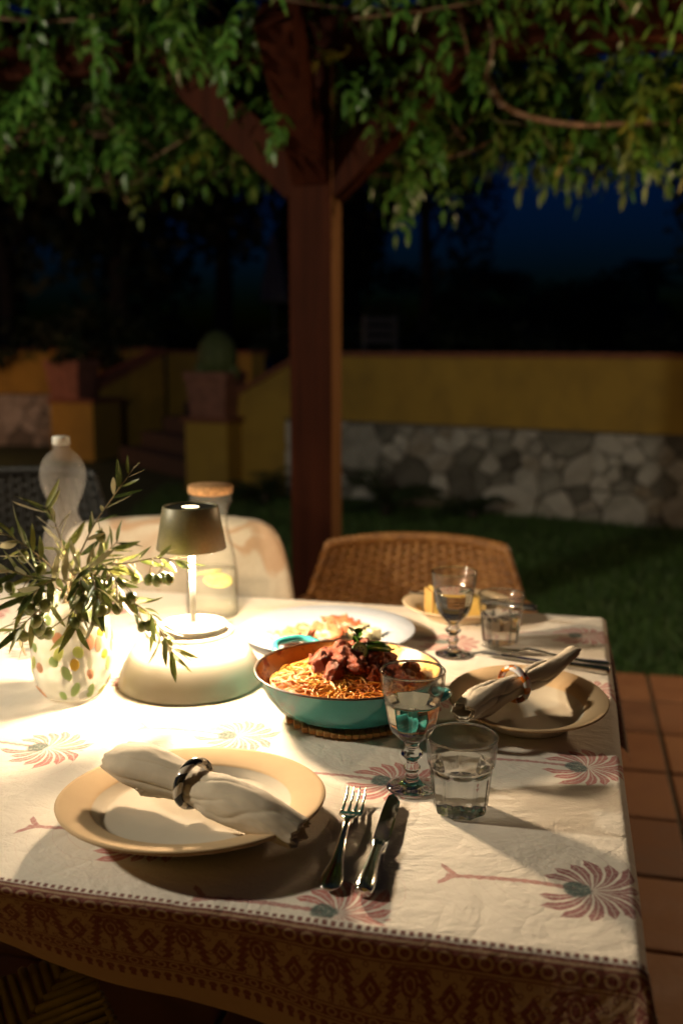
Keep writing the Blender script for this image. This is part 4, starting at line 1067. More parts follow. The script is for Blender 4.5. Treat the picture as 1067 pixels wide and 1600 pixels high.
lamp = empty('table_lamp', (BC.x+0.006, BC.y-0.003, BC.z+ZL), 0, 'lit cordless lamp with olive green cone shade on the upturned bowl', 'lamp')
obj('base', lathe([(0.0005,0.0),(0.048,0.0),(0.050,0.002),(0.050,0.0075),(0.048,0.0095),(0.0005,0.0105)], 64), lampwhite_m, lamp)
obj('stem', lathe([(0.0005,0.0102),(0.0045,0.0105),(0.0045,0.140),(0.0005,0.140)], 20), lampwhite_m, lamp)
SB, ST = 0.1225, 0.1860                    # shade foot and top above the lamp's own base
sh = obj('shade', lathe([(0.0505,SB),(0.0512,SB+0.0005),(0.0405,ST-0.001),(0.0395,ST),(0.0375,ST),(0.0375,ST-0.003),(0.0370,ST-0.004),(0.0485,SB+0.002),(0.0495,SB)], 80, closed=True), shade_m, lamp)
obj('top_cap', lathe([(0.0376,ST-0.0022),(0.012,ST-0.0022),(0.0005,ST-0.0022)], 48), cap_dark_m, sh)
obj('light_slot', (lambda b: ([(x*0.0125, y*0.0085, z*0.0012+ST-0.0016) for x, y, z in b[0]], b[1]))(ico(3)), m_emit('slot_glow', (1.0,0.80,0.45), 7.0), sh)
obj('diffuser', lathe([(0.0478,SB+0.0075),(0.03,SB+0.0075),(0.0005,SB+0.0075)], 48), m_emit('diffuser_glow', (1.0,0.76,0.45), 2.0), sh)
al = bpy.data.lights.new('lamp_light', 'POINT'); al.shadow_soft_size = 0.017; al.energy = 58.0; al.color = (1.0, 0.74, 0.46)
al.use_nodes = True                         # output shaped to shine sideways more than straight down, evening out the pool
ln = al.node_tree; em = ln.nodes['Emission']; ge = ln.nodes.new('ShaderNodeNewGeometry'); sx_ = ln.nodes.new('ShaderNodeSeparateXYZ'); ln.links.new(ge.outputs['Incoming'], sx_.inputs[0])
X.nt = ln; z_ = X(sx_.outputs[2]); ln.links.new(X.m('MULTIPLY', 1.0 - z_*z_, 1.0).k, em.inputs['Strength'])
alo = bpy.data.objects.new('lamp_light', al); COL.objects.link(alo); alo.location = (BC.x+0.006, BC.y-0.003, BC.z+ZL+SB+0.004)

ar = bpy.data.lights.new('diffuser_light', 'AREA'); ar.shape = 'DISK'; ar.size = 0.092; ar.energy = 5.0; ar.color = (1.0, 0.74, 0.46)
aro = bpy.data.objects.new('diffuser_light', ar); COL.objects.link(aro); aro.location = (BC.x+0.006, BC.y-0.003, BC.z+ZL+SB+0.003)

# ------------------------------------------------------------------ carafe, bottle
thin_m = m_thin('carafe_glass', (0.95,0.95,0.92), 1.0, 0.05); thinw_m = m_thin('carafe_water', (0.97,0.97,0.93), 0.4, 0.06)
CP = at(330, 968)
o = empty('water_carafe', (CP.x, CP.y+0.03, TZ+0.0008), 0, 'glass carafe of lemon water with cork stopper behind the lamp', 'carafe')
CO = [(0.0003,0.001),(0.040,0.0),(0.046,0.003),(0.0475,0.010),(0.0475,0.060),(0.0465,0.085),(0.0430,0.110),(0.0370,0.138),(0.0315,0.160),(0.0295,0.175),(0.0305,0.192),(0.0345,0.208),(0.0385,0.214),(0.0400,0.218),(0.0385,0.222),(0.0400,0.226),(0.0395,0.230)]
CI = [(0.0375,0.230),(0.0365,0.218),(0.0320,0.206),(0.0285,0.192),(0.0275,0.175),(0.0295,0.160),(0.0350,0.138),(0.0410,0.110),(0.0447,0.085),(0.0455,0.060),(0.0455,0.010),(0.042,0.005),(0.0003,0.004)]
obj('vessel', lathe(CO, 80), thin_m, o)
obj('water', lathe([(0.0003,0.004),(0.042,0.005),(0.0455,0.010),(0.0455,0.060),(0.0447,0.085),(0.0440,0.088),(0.0003,0.088)], 64), thinw_m, o)
cork_m = plain('cork', (0.42,0.23,0.10), 0.85, var=0.45, scale=160, bump=0.5, bs=250)
obj('cork_stopper', lathe([(0.0003,0.2285),(0.0355,0.2285),(0.0362,0.231),(0.0405,0.2315),(0.0415,0.234),(0.0415,0.243),(0.0400,0.2455),(0.0003,0.2460)], 64), cork_m, o)
lem_m = (lambda M: M.set(color=M.ramp(M.noise(90, 3), [(0.3, (0.80,0.66,0.14)), (0.7, (0.85,0.76,0.30))]), rough=0.4, sub=0.2).m)(Mat('lemon'))
for k, (x, y, z, a) in enumerate([(0.012,-0.012,0.070,0.25),(-0.010,0.012,0.079,-0.3)]):
    e = empty('lemon_slice', (CP.x+x, CP.y+0.03+y, TZ+z), 0, ('lemon slice near the front of the carafe water', 'lemon slice at the back of the carafe water')[k], 'lemon slice', 'lemon slices', rot=(a, 0.12, k))
    obj('rind', lathe([(0.0225,-0.0022),(0.0265,-0.0018),(0.027,0.0),(0.0265,0.0018),(0.0225,0.0022)], 40, closed=True), lem_m, e)
    for q_ in range(8):
        a0 = 2*PI*q_/8+0.06; a1 = 2*PI*(q_+1)/8-0.06; pts = [(0.002*math.cos((a0+a1)/2), 0.002*math.sin((a0+a1)/2))] + [(0.0222*math.cos(a0+(a1-a0)*j/5), 0.0222*math.sin(a0+(a1-a0)*j/5)) for j in range(6)]
        m = len(pts); Vp = [(x_, y_, -0.0018) for x_, y_ in pts] + [(x_, y_, 0.0018) for x_, y_ in pts]
        obj('segment', (Vp, [tuple(range(m-1,-1,-1)), tuple(range(m, 2*m))] + [(j, (j+1)%m, m+(j+1)%m, m+j) for j in range(m)]), lem_m, e, smooth=False)
def m_hazy(name, tint, clear, rough=0.15, bump=0.2, bs=120):
    M = Mat(name); f = M.noise(40, 4)
    M.set(color=M.ramp(f, [(0.3, tuple(c*0.85 for c in tint)), (0.7, tint)]), rough=rough, spec=0.6, trans=0.0)
    t = M.n('ShaderNodeBsdfTransparent'); tl = M.n('ShaderNodeBsdfTranslucent'); tl.inputs[0].default_value = (*tint, 1)
    m1 = M.n('ShaderNodeMixShader'); m1.inputs[0].default_value = 0.5; M.l(M.b.outputs[0], m1.inputs[1]); M.l(tl.outputs[0], m1.inputs[2])
    m2 = M.n('ShaderNodeMixShader'); m2.inputs[0].default_value = clear; M.l(m1.outputs[0], m2.inputs[1]); M.l(t.outputs[0], m2.inputs[2])
    M.l(m2.outputs[0], M.nt.nodes['Material Output'].inputs[0])
    M.bump(f*0.5 + M.noise(bs, 2)*0.5, bump, 0.004); return M.m
pet_m = m_hazy('cloudy_plastic', (0.62,0.58,0.54), 0.80, 0.06)
BP = at(104, 962)
o = empty('plastic_bottle', (BP.x, BP.y+0.02, TZ+0.0008), 0, 'tall clear plastic water bottle with white cap behind the olive branches', 'bottle')
obj('body', lathe([(0.0003,0.004),(0.03,0.0),(0.040,0.004),(0.0435,0.014),(0.0435,0.085),(0.041,0.095),(0.0435,0.105),(0.0425,0.125),(0.0395,0.150),(0.0320,0.172),(0.0240,0.188),(0.0232,0.198),(0.0300,0.217),(0.0385,0.237),(0.0420,0.256),(0.0412,0.272),(0.0360,0.288),(0.0270,0.300),(0.0170,0.307),(0.0135,0.311),(0.0135,0.320)], 64, lambda r,z,t,i: r*(1+(0.02*math.sin(9*t) if z < 0.19 else 0))), pet_m, o)
cap = obj('cap', lathe([(0.0003,0.333),(0.0145,0.333),(0.0155,0.331),(0.0155,0.3185),(0.0145,0.3180)], 48, lambda r,z,t,i: r*(1+(0.02*math.sin(36*t) if 1<=i<=3 else 0))), lampwhite_m, o)
obj('neck_ring', lathe([(0.0137,0.3125),(0.0165,0.313),(0.0165,0.315),(0.0137,0.3155)], 40), pet_m, o)

# ------------------------------------------------------------------ spotted vase with olive branches
vase_m = m_hazy('milky_glass', (0.80,0.80,0.74), 0.60, 0.06, 0.08, 60)
VP = at(116, 1084)
o = empty('spotted_vase', (VP.x, VP.y, TZ+0.0008), 0, 'rounded clear glass vase with yellow, green and peach spots', 'vase')
VPROF = [(0.0003,0.004),(0.030,0.0035),(0.036,0.0005),(0.042,0.003),(0.0505,0.016),(0.0555,0.035),(0.0572,0.060),(0.0570,0.085),(0.0550,0.110),(0.0515,0.130),(0.0480,0.142),(0.0475,0.146),(0.0462,0.146),(0.0465,0.142),(0.0500,0.129),(0.0535,0.110),(0.0553,0.085),(0.0555,0.060),(0.0538,0.036),(0.049,0.0185),(0.040,0.008),(0.0003,0.0075)]
obj('body', lathe(VPROF, 80), vase_m, o)
spot_ms = [m_hazy('glass_spot_yellow', (0.80,0.55,0.06), 0.18, 0.1, 0.0), m_hazy('glass_spot_green', (0.42,0.56,0.22), 0.25, 0.1, 0.0), m_hazy('glass_spot_peach', (0.75,0.40,0.24), 0.25, 0.1, 0.0), m_hazy('glass_spot_white', (0.8,0.8,0.8), 0.3, 0.1, 0.0), m_hazy('glass_spot_lime', (0.62,0.66,0.20), 0.25, 0.1, 0.0)]
spv, spf = ico(2); spot_me = []
for mm in spot_ms:
    me = make_mesh('spot', spv, spf); me.materials.append(mm); spot_me.append(me)
rs = random.Random(3); sp = []
tries = 0
while len(sp) < 78 and tries < 5000:
    tries += 1
    z = rs.uniform(0.012, 0.135); t = rs.uniform(0, 2*PI)
    if all(math.hypot((t-b+PI)%(2*PI)*0.055-PI*0.055, (z-a)*0.7) > 0.0105 for a, b in sp): sp.append((z, t))
for z, t in sp:
    for (r0, z0), (r1, z1) in zip(VPROF[3:10], VPROF[4:11]):
        if z0 <= z <= z1: k = (z-z0)/(z1-z0); r = r0+(r1-r0)*k; slope = math.atan2(r1-r0, z1-z0); break
    else: continue
    M_ = Matrix.Rotation(t, 4, 'Z') @ Matrix.Translation((r-0.0002, 0, z)) @ Matrix.Rotation(slope, 4, 'Y') @ Matrix.Rotation(rs.uniform(-.5,.5), 4, 'X') @ Matrix.Diagonal((0.0013, rs.uniform(0.0048,0.0078), rs.uniform(0.007,0.0130), 1))
    e = link_mesh('spot', rs.choice(spot_me), None, o); e.matrix_local = M_

# olive leaves: dark above, silvery below
def m_olive():
    M = Mat('olive_leaf'); g = M.n('ShaderNodeNewGeometry'); f = M.noise(25, 3); r = M.rand()
    top = M.ramp(f*0.5+r*0.5, [(0.22, (0.045,0.070,0.018)), (0.50, (0.13,0.16,0.04)), (0.80, (0.30,0.30,0.08))])
    bot = M.ramp(f*0.5+r*0.5, [(0.3, (0.27,0.26,0.14)), (0.8, (0.42,0.38,0.22))])
    c = M.mix(X(g.outputs['Backfacing']), top, bot); M.set(color=c, rough=0.38)
    t = M.n('ShaderNodeBsdfTranslucent'); M.l(c, t.inputs[0]); mx = M.n('ShaderNodeMixShader'); mx.inputs[0].default_value = 0.25
    M.l(M.b.outputs[0], mx.inputs[1]); M.l(t.outputs[0], mx.inputs[2]); M.l(mx.outputs[0], M.nt.nodes['Material Output'].inputs[0]); return M.m
oleaf_m = m_olive(); twig_m = plain('olive_twig', (0.20,0.15,0.075), 0.7, var=0.3, bump=0.3, bs=300)
olive_m = (lambda M: M.set(color=M.ramp(M.noise(60, 3)*0.5 + M.rand()*0.5, [(0.3, (0.10,0.13,0.03)), (0.7, (0.20,0.22,0.06))]), rough=0.28, coat=0.2).m)(Mat('green_olive'))
leaf_mes = []
for k in range(5):
    V = []; n = 9
    for i in range(n):
        t = i/(n-1); wd = 0.078*(math.sin(PI*t**0.85)**0.8 if 0 < t < 1 else 0.02)*(1+0.1*k) ; x = t; bend = (-0.20+0.11*k)*t*t; tw = (k-2)*0.35*t
        for s in (-1, 0, 1):
            y = s*wd*math.cos(tw); z = bend + (0.25*abs(s)*wd) + s*wd*math.sin(tw); V.append((x, y + 0.03*math.sin(3*t+k), z))
    F = [(i*3+q_, (i+1)*3+q_, (i+1)*3+q_+1, i*3+q_+1) for i in range(n-1) for q_ in range(2)]
    me = make_mesh('leaf', V, F); me.materials.append(oleaf_m); leaf_mes.append(me)
ov = lathe([(0.0003,-1.25),(0.35,-1.16),(0.78,-0.75),(0.98,-0.1),(0.93,0.5),(0.62,1.0),(0.2,1.2),(0.0003,1.22)], 16)
olive_me = make_mesh('olive', *ov); olive_me.materials.append(olive_m)
ro = random.Random(12)
def olive_branch(pts, nleaf, nol, label, spread=1.0, lsize=0.05, start=0.15, r0=0.0019, base=True, olz=(0.25, 0.9), dirbias=(0,0,0)):
    P = [aty(*p) for p in pts]
    if base: P = [Vector((VP.x+ro.uniform(-.02,.02), VP.y+ro.uniform(-.02,.02), TZ+0.012)), Vector((VP.x+ro.uniform(-.02,.02), VP.y+ro.uniform(-.02,.02), TZ+0.12))] + P
    org = P[0].copy()
    o = empty('olive_branch', tuple(org), 0, label, 'olive branch', 'olive branches in the vase')
    S = smooth_path([p - org for p in P], 10); n = len(S)
    obj('twig', tube(S, list(np.linspace(r0, 0.0006, n)), 6), twig_m, o)
    i0 = int(n*(0.42 if base else start)) 
    for k in range(nleaf):
        f = (k//2*2+0.5*(k%2))/max(1, nleaf-1); i = min(n-2, int(i0 + (n-1-i0)*f)); p = S[i]; T = (S[i+1]-S[i-1]).normalized()
        a = Vector((ro.gauss(0,1), ro.gauss(0,1), ro.gauss(0,1))); sd = (a - T*a.dot(T)).normalized()
        if k % 2: sd = -last
        last = sd
        d = (T*ro.uniform(0.5,1.1) + sd*spread*ro.uniform(0.55,1.0) + Vector(dirbias) + Vector((0,0,-0.12))).normalized()
        nn = Vector((ro.gauss(0,0.5), ro.gauss(-0.2,0.5), 1)).cross(d).normalized(); up = d.cross(nn)
        L = lsize*ro.uniform(0.62, 1.10)
        M_ = Matrix((d, nn, up)).transposed().to_4x4() @ Matrix.Scale(L, 4); M_.translation = p
        e = link_mesh('leaf', ro.choice(leaf_mes), None, o); e.matrix_local = M_
    for k in range(nol):
        i = min(n-2, int(i0 + (n-1-i0)*ro.uniform(*olz))); p = S[i]; q_ = p + Vector((ro.gauss(0,.012), ro.gauss(-.006,.01), -ro.uniform(0.008,0.022)))
        pd = obj('olive_stalk', tube([p, (p+q_)/2+Vector((0,0,.003)), q_], [0.0006,0.0006,0.0007], 5), twig_m, o)
        M_ = Matrix.Translation(q_ + Vector((0,0,-0.0085))) @ Matrix.Rotation(ro.uniform(-.5,.5), 4, 'X') @ Matrix.Rotation(ro.uniform(-.5,.5), 4, 'Y') @ Matrix.Scale(ro.uniform(0.0066,0.0082), 4)
        e = link_mesh('olive', olive_me, None, o); e.matrix_local = M_
Y0 = VP.y
olive_branch([(112,905,Y0-.01),(142,830,Y0-.02),(178,775,Y0-.03),(212,728,Y0-.035)], 17, 1, 'tall olive shoot rising above the vase towards the upper right', 0.9, 0.044)
olive_branch([(150,915,Y0-.03),(195,935,Y0-.05),(235,960,Y0-.07),(258,1000,Y0-.085),(275,1025,Y0-.09)], 24, 3, 'olive branch drooping in front of the upturned bowl', 0.8, 0.050)
olive_branch([(150,890,Y0-.01),(200,880,Y0-.01),(250,872,Y0-.02),(290,880,Y0-.03)], 20, 6, 'olive branch with fruit reaching to the lamp shade', 0.75, 0.048)
olive_branch([(90,900,Y0-.02),(50,860,Y0-.03),(10,835,Y0-.02),(-30,820,Y0-.02)], 24, 2, 'olive branch leaning out to the upper left', 0.9, 0.054)
olive_branch([(85,915,Y0-.03),(45,900,Y0-.06),(5,890,Y0-.08),(-30,895,Y0-.08)], 24, 3, 'olive branch leaning out level to the left', 0.9, 0.054)
olive_branch([(95,925,Y0-.05),(70,945,Y0-.09),(45,968,Y0-.10),(28,985,Y0-.10)], 20, 6, 'olive branch with fruit hanging low to the left', 0.9, 0.050)
olive_branch([(115,905,Y0-.04),(125,900,Y0-.09),(122,950,Y0-.12),(118,985,Y0-.125)], 22, 6, 'olive sprig hanging down over the front of the vase', 0.85, 0.050)
olive_branch([(125,900,Y0-.02),(155,880,Y0-.05),(180,905,Y0-.08),(185,935,Y0-.085)], 22, 9, 'olive sprig heavy with fruit in the middle of the bunch', 0.9, 0.047)
olive_branch([(110,900,Y0+.03),(100,860,Y0+.05),(85,815,Y0+.06),(70,790,Y0+.06)], 20, 1, 'short upright olive sprig at the back of the vase', 1.0, 0.05)
olive_branch([(130,905,Y0+.01),(160,870,Y0+.02),(185,845,Y0+.02)], 18, 2, 'short olive sprig between the tall shoot and the lamp', 1.0, 0.046)

olive_branch([(105,915,Y0-.05),(85,905,Y0-.09),(55,925,Y0-.12),(35,935,Y0-.12)], 22, 5, 'olive sprig bent forward at the left front of the bunch', 0.9, 0.052)
olive_branch([(120,905,Y0-.05),(140,890,Y0-.09),(150,925,Y0-.12),(150,955,Y0-.12)], 22, 7, 'olive sprig bent forward at the right front of the bunch', 0.9, 0.050)

# ------------------------------------------------------------------ pan of spaghetti on a wooden trivet
PC = Vector((0.009, 1.302, TZ)); PR, PH = 0.1275, 0.056
triv_m = m_wood('trivet_wood', (0.28,0.13,0.045), (0.46,0.24,0.09), 0.6, (30,30,300))
tv = empty('trivet', (PC.x+0.005, PC.y-0.01, TZ+0.0008), 0.1, 'round slatted wooden trivet under the turquoise pan', 'trivet')
for k in range(20):
    x = -0.0855 + 0.009*k; hl = math.sqrt(max(0.0004, 0.090**2 - x*x))
    obj('slat', box(x-0.0042, x+0.0042, -hl, hl, 0.003, 0.0088, 0.0012), triv_m, tv, smooth=False)
for y in (-0.05, 0.05): obj('cross_bar', box(-0.07, 0.07, y-0.006, y+0.006, 0.0, 0.0028, 0.0006), triv_m, tv, smooth=False)
ZP = TZ + 0.0098
teal_m = (lambda M: M.set(color=M.ramp(M.noise(25, 3), [(0.3, (0.035,0.24,0.25)), (0.7, (0.05,0.29,0.29))]), rough=0.13, coat=0.5, coatr=0.05).bump(M.noise(30, 2), 0.03, 0.003).m)(Mat('turquoise_enamel'))
def m_pan_in():
    M = Mat('sauced_enamel'); f = M.noise(22, 5, 0.65, dist=0.8); x, y, z = M.xyz(M.coord()); g = M.noise(90, 3)
    s = below(f*-1.0 + z*-4.0, -0.68, 0.05)
    stain = inside(f, 0.54, 0.80, 0.06)
    c = M.ramp(M.noise(7, 4), [(0.3, (0.74,0.38,0.09)), (0.7, (0.82,0.50,0.16))])
    M.set(color=M.mix(stain*0.9, c, M.mix(g, (0.20,0.030,0.012), (0.36,0.085,0.02))), rough=0.25); return M.bump(stain*0.6+g*0.2, 0.3, 0.003).m
pan = empty('enamel_pan', (PC.x, PC.y, ZP), 0, 'shallow turquoise enamel pan full of spaghetti', 'pan')
obj('outer_shell', lathe([(0.0005,0.0),(0.080,0.0),(0.088,0.0015),(0.0985,0.0085),(0.112,0.0255),(0.1205,0.0415),(PR-0.0008,PH)], 96), teal_m, pan)
obj('inner_surface', lathe([(PR-0.0035,PH),(0.1175,0.0415),(0.1085,0.0265),(0.0945,0.011),(0.084,0.0045),(0.0005,0.004)], 96), m_pan_in(), pan)
obj('rim', lathe([(PR-0.0008,PH-0.0008),(PR+0.0006,PH),(PR,PH+0.0016),(PR-0.0022,PH+0.0018),(PR-0.0038,PH+0.0003),(PR-0.0035,PH-0.0010)], 96, closed=True), plain('iron_rim', (0.045,0.025,0.014), 0.4), pan)
for a in (math.radians(123), math.radians(314)):
    c_, s_ = math.cos(a), math.sin(a)
    L_ = [(PR-0.003, -0.034, PH-0.009), (PR+0.013, -0.034, PH-0.006), (PR+0.030, -0.022, PH-0.002), (PR+0.034, 0, PH-0.001), (PR+0.030, 0.022, PH-0.002), (PR+0.013, 0.034, PH-0.006), (PR-0.003, 0.034, PH-0.009)]
    obj('handle', tube([(x*c_-y*s_, x*s_+y*c_, z) for x, y, z in smooth_path(L_, 6)], 0.0058, 10), teal_m, pan)
def heap(x, y):                             # height of the food above the pan's base
    r = math.hypot(x, y); e = max(0, 1-(r/0.116)**4)
    z = 0.043 + 0.006*math.exp(-((x+0.045)**2+(y+0.02)**2)/0.0030) + 0.012*math.exp(-((x-0.005)**2+(y-0.012)**2)/0.0022)
    return 0.026 + (z-0.026)*e
rp = random.Random(5)
def spaghetti(n, cx, cy, sx, sy, lift):
    parts = []
    for _ in range(n):
        for _t in range(20):
            x, y = cx + rp.gauss(0, sx), cy + rp.gauss(0, sy)
            if math.hypot(x, y) < 0.098: break
        a = rp.uniform(0, 2*PI); k = rp.uniform(-45, 45); ph = rp.uniform(0, 6); L = rp.uniform(0.12, 0.24); m = 26; P = []; dz = rp.uniform(-0.003, lift)
        for i in range(m):
            P.append((x, y, heap(x, y) + dz + 0.0028*math.sin(i*0.7+ph)))
            x += math.cos(a)*L/m; y += math.sin(a)*L/m; a += k*L/m + 0.25*math.sin(i*0.5+ph)
            r = math.hypot(x, y)
            if r > 0.105: x *= 0.105/r; y *= 0.105/r; a += 0.5
        parts.append(tube(P, rp.uniform(0.0008, 0.0011), 5))
    return merge(*parts)
def m_pasta():
    M = Mat('spaghetti'); x, y, z = M.xyz(M.coord()); f = M.noise(20, 4); g = M.noise(120, 3)
    M.set(color=M.ramp(f*0.75 + g*0.25, [(0.30, (0.84,0.50,0.12)), (0.46, (0.80,0.32,0.045)), (0.64, (0.64,0.14,0.016))]), rough=0.42, sub=0.1, spec=0.4); return M.m
sauce_m = (lambda M: M.set(color=M.ramp(M.noise(70, 4), [(0.3, (0.34,0.06,0.012)), (0.7, (0.55,0.17,0.03))]), rough=0.2).bump(M.noise(160, 4), 0.6, 0.004).m)(Mat('tomato_sauce'))
sp_o = tag(empty('spaghetti', (PC.x, PC.y, ZP), 0), 'heap of orange spaghetti filling the turquoise pan', 'spaghetti')
obj('strands', merge(spaghetti(230, -0.050, -0.018, 0.030, 0.035, 0.006), spaghetti(180, 0.02, -0.058, 0.035, 0.020, 0.006), spaghetti(90, 0.05, 0.03, 0.03, 0.03, 0.003)), m_pasta(), sp_o)['kind'] = 'stuff'
V = []; nr_, na_ = 14, 56
for i in range(nr_):
    for k in range(na_):
        r = 0.1065*(i+0.02)/(nr_-1+0.02); t = 2*PI*k/na_; x, y = r*math.cos(t), r*math.sin(t); V.append((x, y, heap(x, y) - 0.004 + 0.0025*fbm((x*60, y*60, 0))))
obj('sauce_bed', (V, [(i*na_+k, i*na_+(k+1)%na_, (i+1)*na_+(k+1)%na_, (i+1)*na_+k) for i in range(nr_-1) for k in range(na_)]), sauce_m, sp_o)
meat_m = (lambda M: M.set(color=M.ramp(M.noise(110, 4)*0.6+M.noise(30, 2)*0.4, [(0.30, (0.12,0.012,0.004)), (0.5, (0.33,0.048,0.008)), (0.68, (0.50,0.13,0.02))]), rough=0.42, coat=0.0, spec=0.3).bump(M.noise(190, 4), 0.7, 0.005).m)(Mat('stewed_meat'))
b3 = ico(4); meat_me = []
for k in range(5):
    V = [Vector(v)*(1 + 0.36*fbm((v[0]*1.5+k*9, v[1]*1.5, v[2]*1.5)) + 0.22*abs(fbm((v[0]*3.2+k, v[1]*3.2, v[2]*3.2))) + 0.06*fbm((v[0]*9, v[1]*9+k, v[2]*9))) for v in b3[0]]
    me = make_mesh('meat_chunk', [(v.x, v.y*0.85, v.z*0.75) for v in V], b3[1]); me.materials.append(meat_m); meat_me.append(me)
spots = [(-0.028,0.004,.0), (-0.010,-0.010,.002), (0.010,-0.006,.004), (0.030,-0.004,.0), (-0.018,0.022,.006), (0.004,0.018,.010), (0.026,0.016,.006), (0.044,0.010,.0), (-0.004,0.040,.006), (0.020,0.038,.006), (0.044,0.032,.002), (-0.026,0.042,.002), (0.060,0.020,-.004), (0.010,0.004,.016), (-0.008,0.012,.014), (0.062,-0.010,-.006), (-0.020,-0.034,.002), (0.050,-0.026,-.004), (0.034,-0.030,-.004), (0.078,0.005,-.010), (-0.042,0.022,-.002), (0.0,0.06,.0), (0.03,0.058,-.002), (0.070,-0.030,-.008), (0.018,0.022,.020), (-0.002,-0.004,.014), (0.034,0.006,.012), (0.012,-0.022,.004), (0.088,0.03,-.008), (-0.034,-0.012,.004), (0.052,0.045,.002), (0.012,0.05,.008)]
for i, (x, y, dz) in enumerate(spots):
    s = rp.uniform(0.0130, 0.0185)
    e = link_mesh('meat_chunk', meat_me[i % 5], None, None, (PC.x+x, PC.y+y, ZP + heap(x, y) + 0.006 + dz*0.8), (rp.uniform(0,6), rp.uniform(0,6), rp.uniform(0,6)), (s,)*3)
    tag(e, 'browned meat chunk in tomato sauce on the spaghetti', 'meat', 'meat chunks on the spaghetti')
green_m = plain('green_pepper', (0.05,0.13,0.015), 0.25, var=0.4, scale=80, coat=0.3); pale_m = plain('pale_slice', (0.52,0.58,0.30), 0.35, var=0.2, scale=120)
zt = ZP + heap(0.012, 0.0) + 0.030
g_ = empty('pepper_slice', (PC.x+0.016, PC.y-0.004, zt-0.004), 0, 'round pale green pepper slice topping the meat', 'pepper slice', rot=(math.radians(62), 0, 0.2))
obj('flesh', lathe([(0.0095,-0.0014),(0.0098,0.0),(0.0095,0.0014),(0.0055,0.0014),(0.0005,0.0011)], 28), pale_m, g_)
obj('skin', lathe([(0.0098,-0.0018),(0.0112,-0.0012),(0.0112,0.0012),(0.0098,0.0018)], 28, closed=True), green_m, g_)
for k in range(6): obj('seed', (lambda b: ([(x*0.0011, y*0.0018, z*0.0008) for x,y,z in b[0]], b[1]))(ico(1)), white_m, g_, loc=(0.0042*math.cos(k*1.05), 0.0042*math.sin(k*1.05), 0.0018), rot=(0,0,k*1.05))
g_ = empty('green_pepper', (PC.x+0.040, PC.y+0.010, zt-0.006), 0, 'curved green pepper lying right of the round slice', 'pepper')
S = smooth_path([(-0.020,0.002,0.0),(-0.008,-0.002,0.004),(0.006,-0.002,0.003),(0.018,0.004,-0.003)], 6)
obj('body', tube(S, [0.0072*math.sin(PI*(0.12+0.8*i/(len(S)-1)))**0.6 for i in range(len(S))], 12), green_m, g_)
obj('stalk', tube([(0.018,0.004,-0.003),(0.024,0.007,-0.003)], [0.0018,0.0012], 6), twig_m, g_)
g_ = empty('herb_sprig', (PC.x+0.012, PC.y+0.010, zt-0.004), 0, 'small green herb sprig standing on top of the meat', 'herb')
for k in range(7):
    V, F = [], []
    for i in range(6):
        t = i/5; wd = 0.006*math.sin(PI*min(1, t*0.9+0.06)); V += [(0.018*t, -wd, 0.004*t-0.006*t*t+0.001), (0.018*t, 0, 0.004*t-0.006*t*t), (0.018*t, wd, 0.004*t-0.006*t*t+0.001)]
    F = [(i*3+q_, (i+1)*3+q_, (i+1)*3+q_+1, i*3+q_+1) for i in range(5) for q_ in range(2)]
    obj('leaf', (V, F), green_m, g_, loc=(0, 0, 0.003*k), rot=(rp.uniform(-.4,.4), -rp.uniform(0.2,1.2), k*1.9))
obj('stalk', tube([(0,0,-0.01),(0.001,0,0.022)], [0.0014,0.0008], 6), green_m, g_)

# ------------------------------------------------------------------ plate of cold cuts behind the pan
WP = at(512, 984, 0.768); WR = 0.150
wplate_m = m_two_tone('blue_white_plate', (0.66,0.66,0.65), (0.46,0.50,0.58), 0.098, 0.5)
plate((WP.x, WP.y, TZ+0.0008), WR, [(0.0005,0.003),(0.55,0.003),(0.58,0.0),(0.62,0.0),(0.66,0.004),(0.97,0.0175),(0.995,0.019),(1.0,0.0205),(0.985,0.0215),(0.70,0.0125),(0.655,0.009),(0.62,0.0065),(0.0005,0.006)], wplate_m, 'large white plate of cold cuts behind the pan')
ham_m = (lambda M: M.set(color=M.ramp(M.noise(30, 3, dist=1.5), [(0.35, (0.60,0.13,0.055)), (0.55, (0.66,0.22,0.11)), (0.62, (0.75,0.58,0.45))]), rough=0.4, sub=0.1).m)(Mat('cured_ham'))
rb = random.Random(8)
for k, (x, y, a, lab) in enumerate([(-0.015,0.005,0.3,'ruffled slice of cured ham at the left of the white plate'), (0.012,-0.012,1.2,'ruffled slice of cured ham in the middle of the white plate'), (0.024,0.022,2.0,'ruffled slice of cured ham at the back of the white plate'), (-0.062,-0.028,0.8,'ruffled slice of cured ham beside the pan handle')]):
    V = []; n = 16
    for j in range(n):
        for i in range(n):
            u_, v_ = (i/(n-1)-.5)*0.075, (j/(n-1)-.5)*0.045; V.append((u_*(1+0.1*fbm((v_*60, k, 0))), v_*(1+0.2*fbm((u_*60, k, 1))), 0.010 + 0.0065*math.sin(u_*260+k+v_*60) + 0.004*fbm((u_*50, v_*50, k))))
    e = obj('ham_slice', (V, grid_faces(n, n)), ham_m, None, loc=(WP.x+x, WP.y+y, TZ+0.010+0.003*(k%3)), rot=(0,0,a))
    e.modifiers.new('thick', 'SOLIDIFY').thickness = 0.0014
    tag(e, lab, 'ham', 'ham slices on the white plate')
chz_m = plain('soft_cheese', (0.74,0.66,0.42), 0.5, var=0.1, bump=0.3, bs=90)
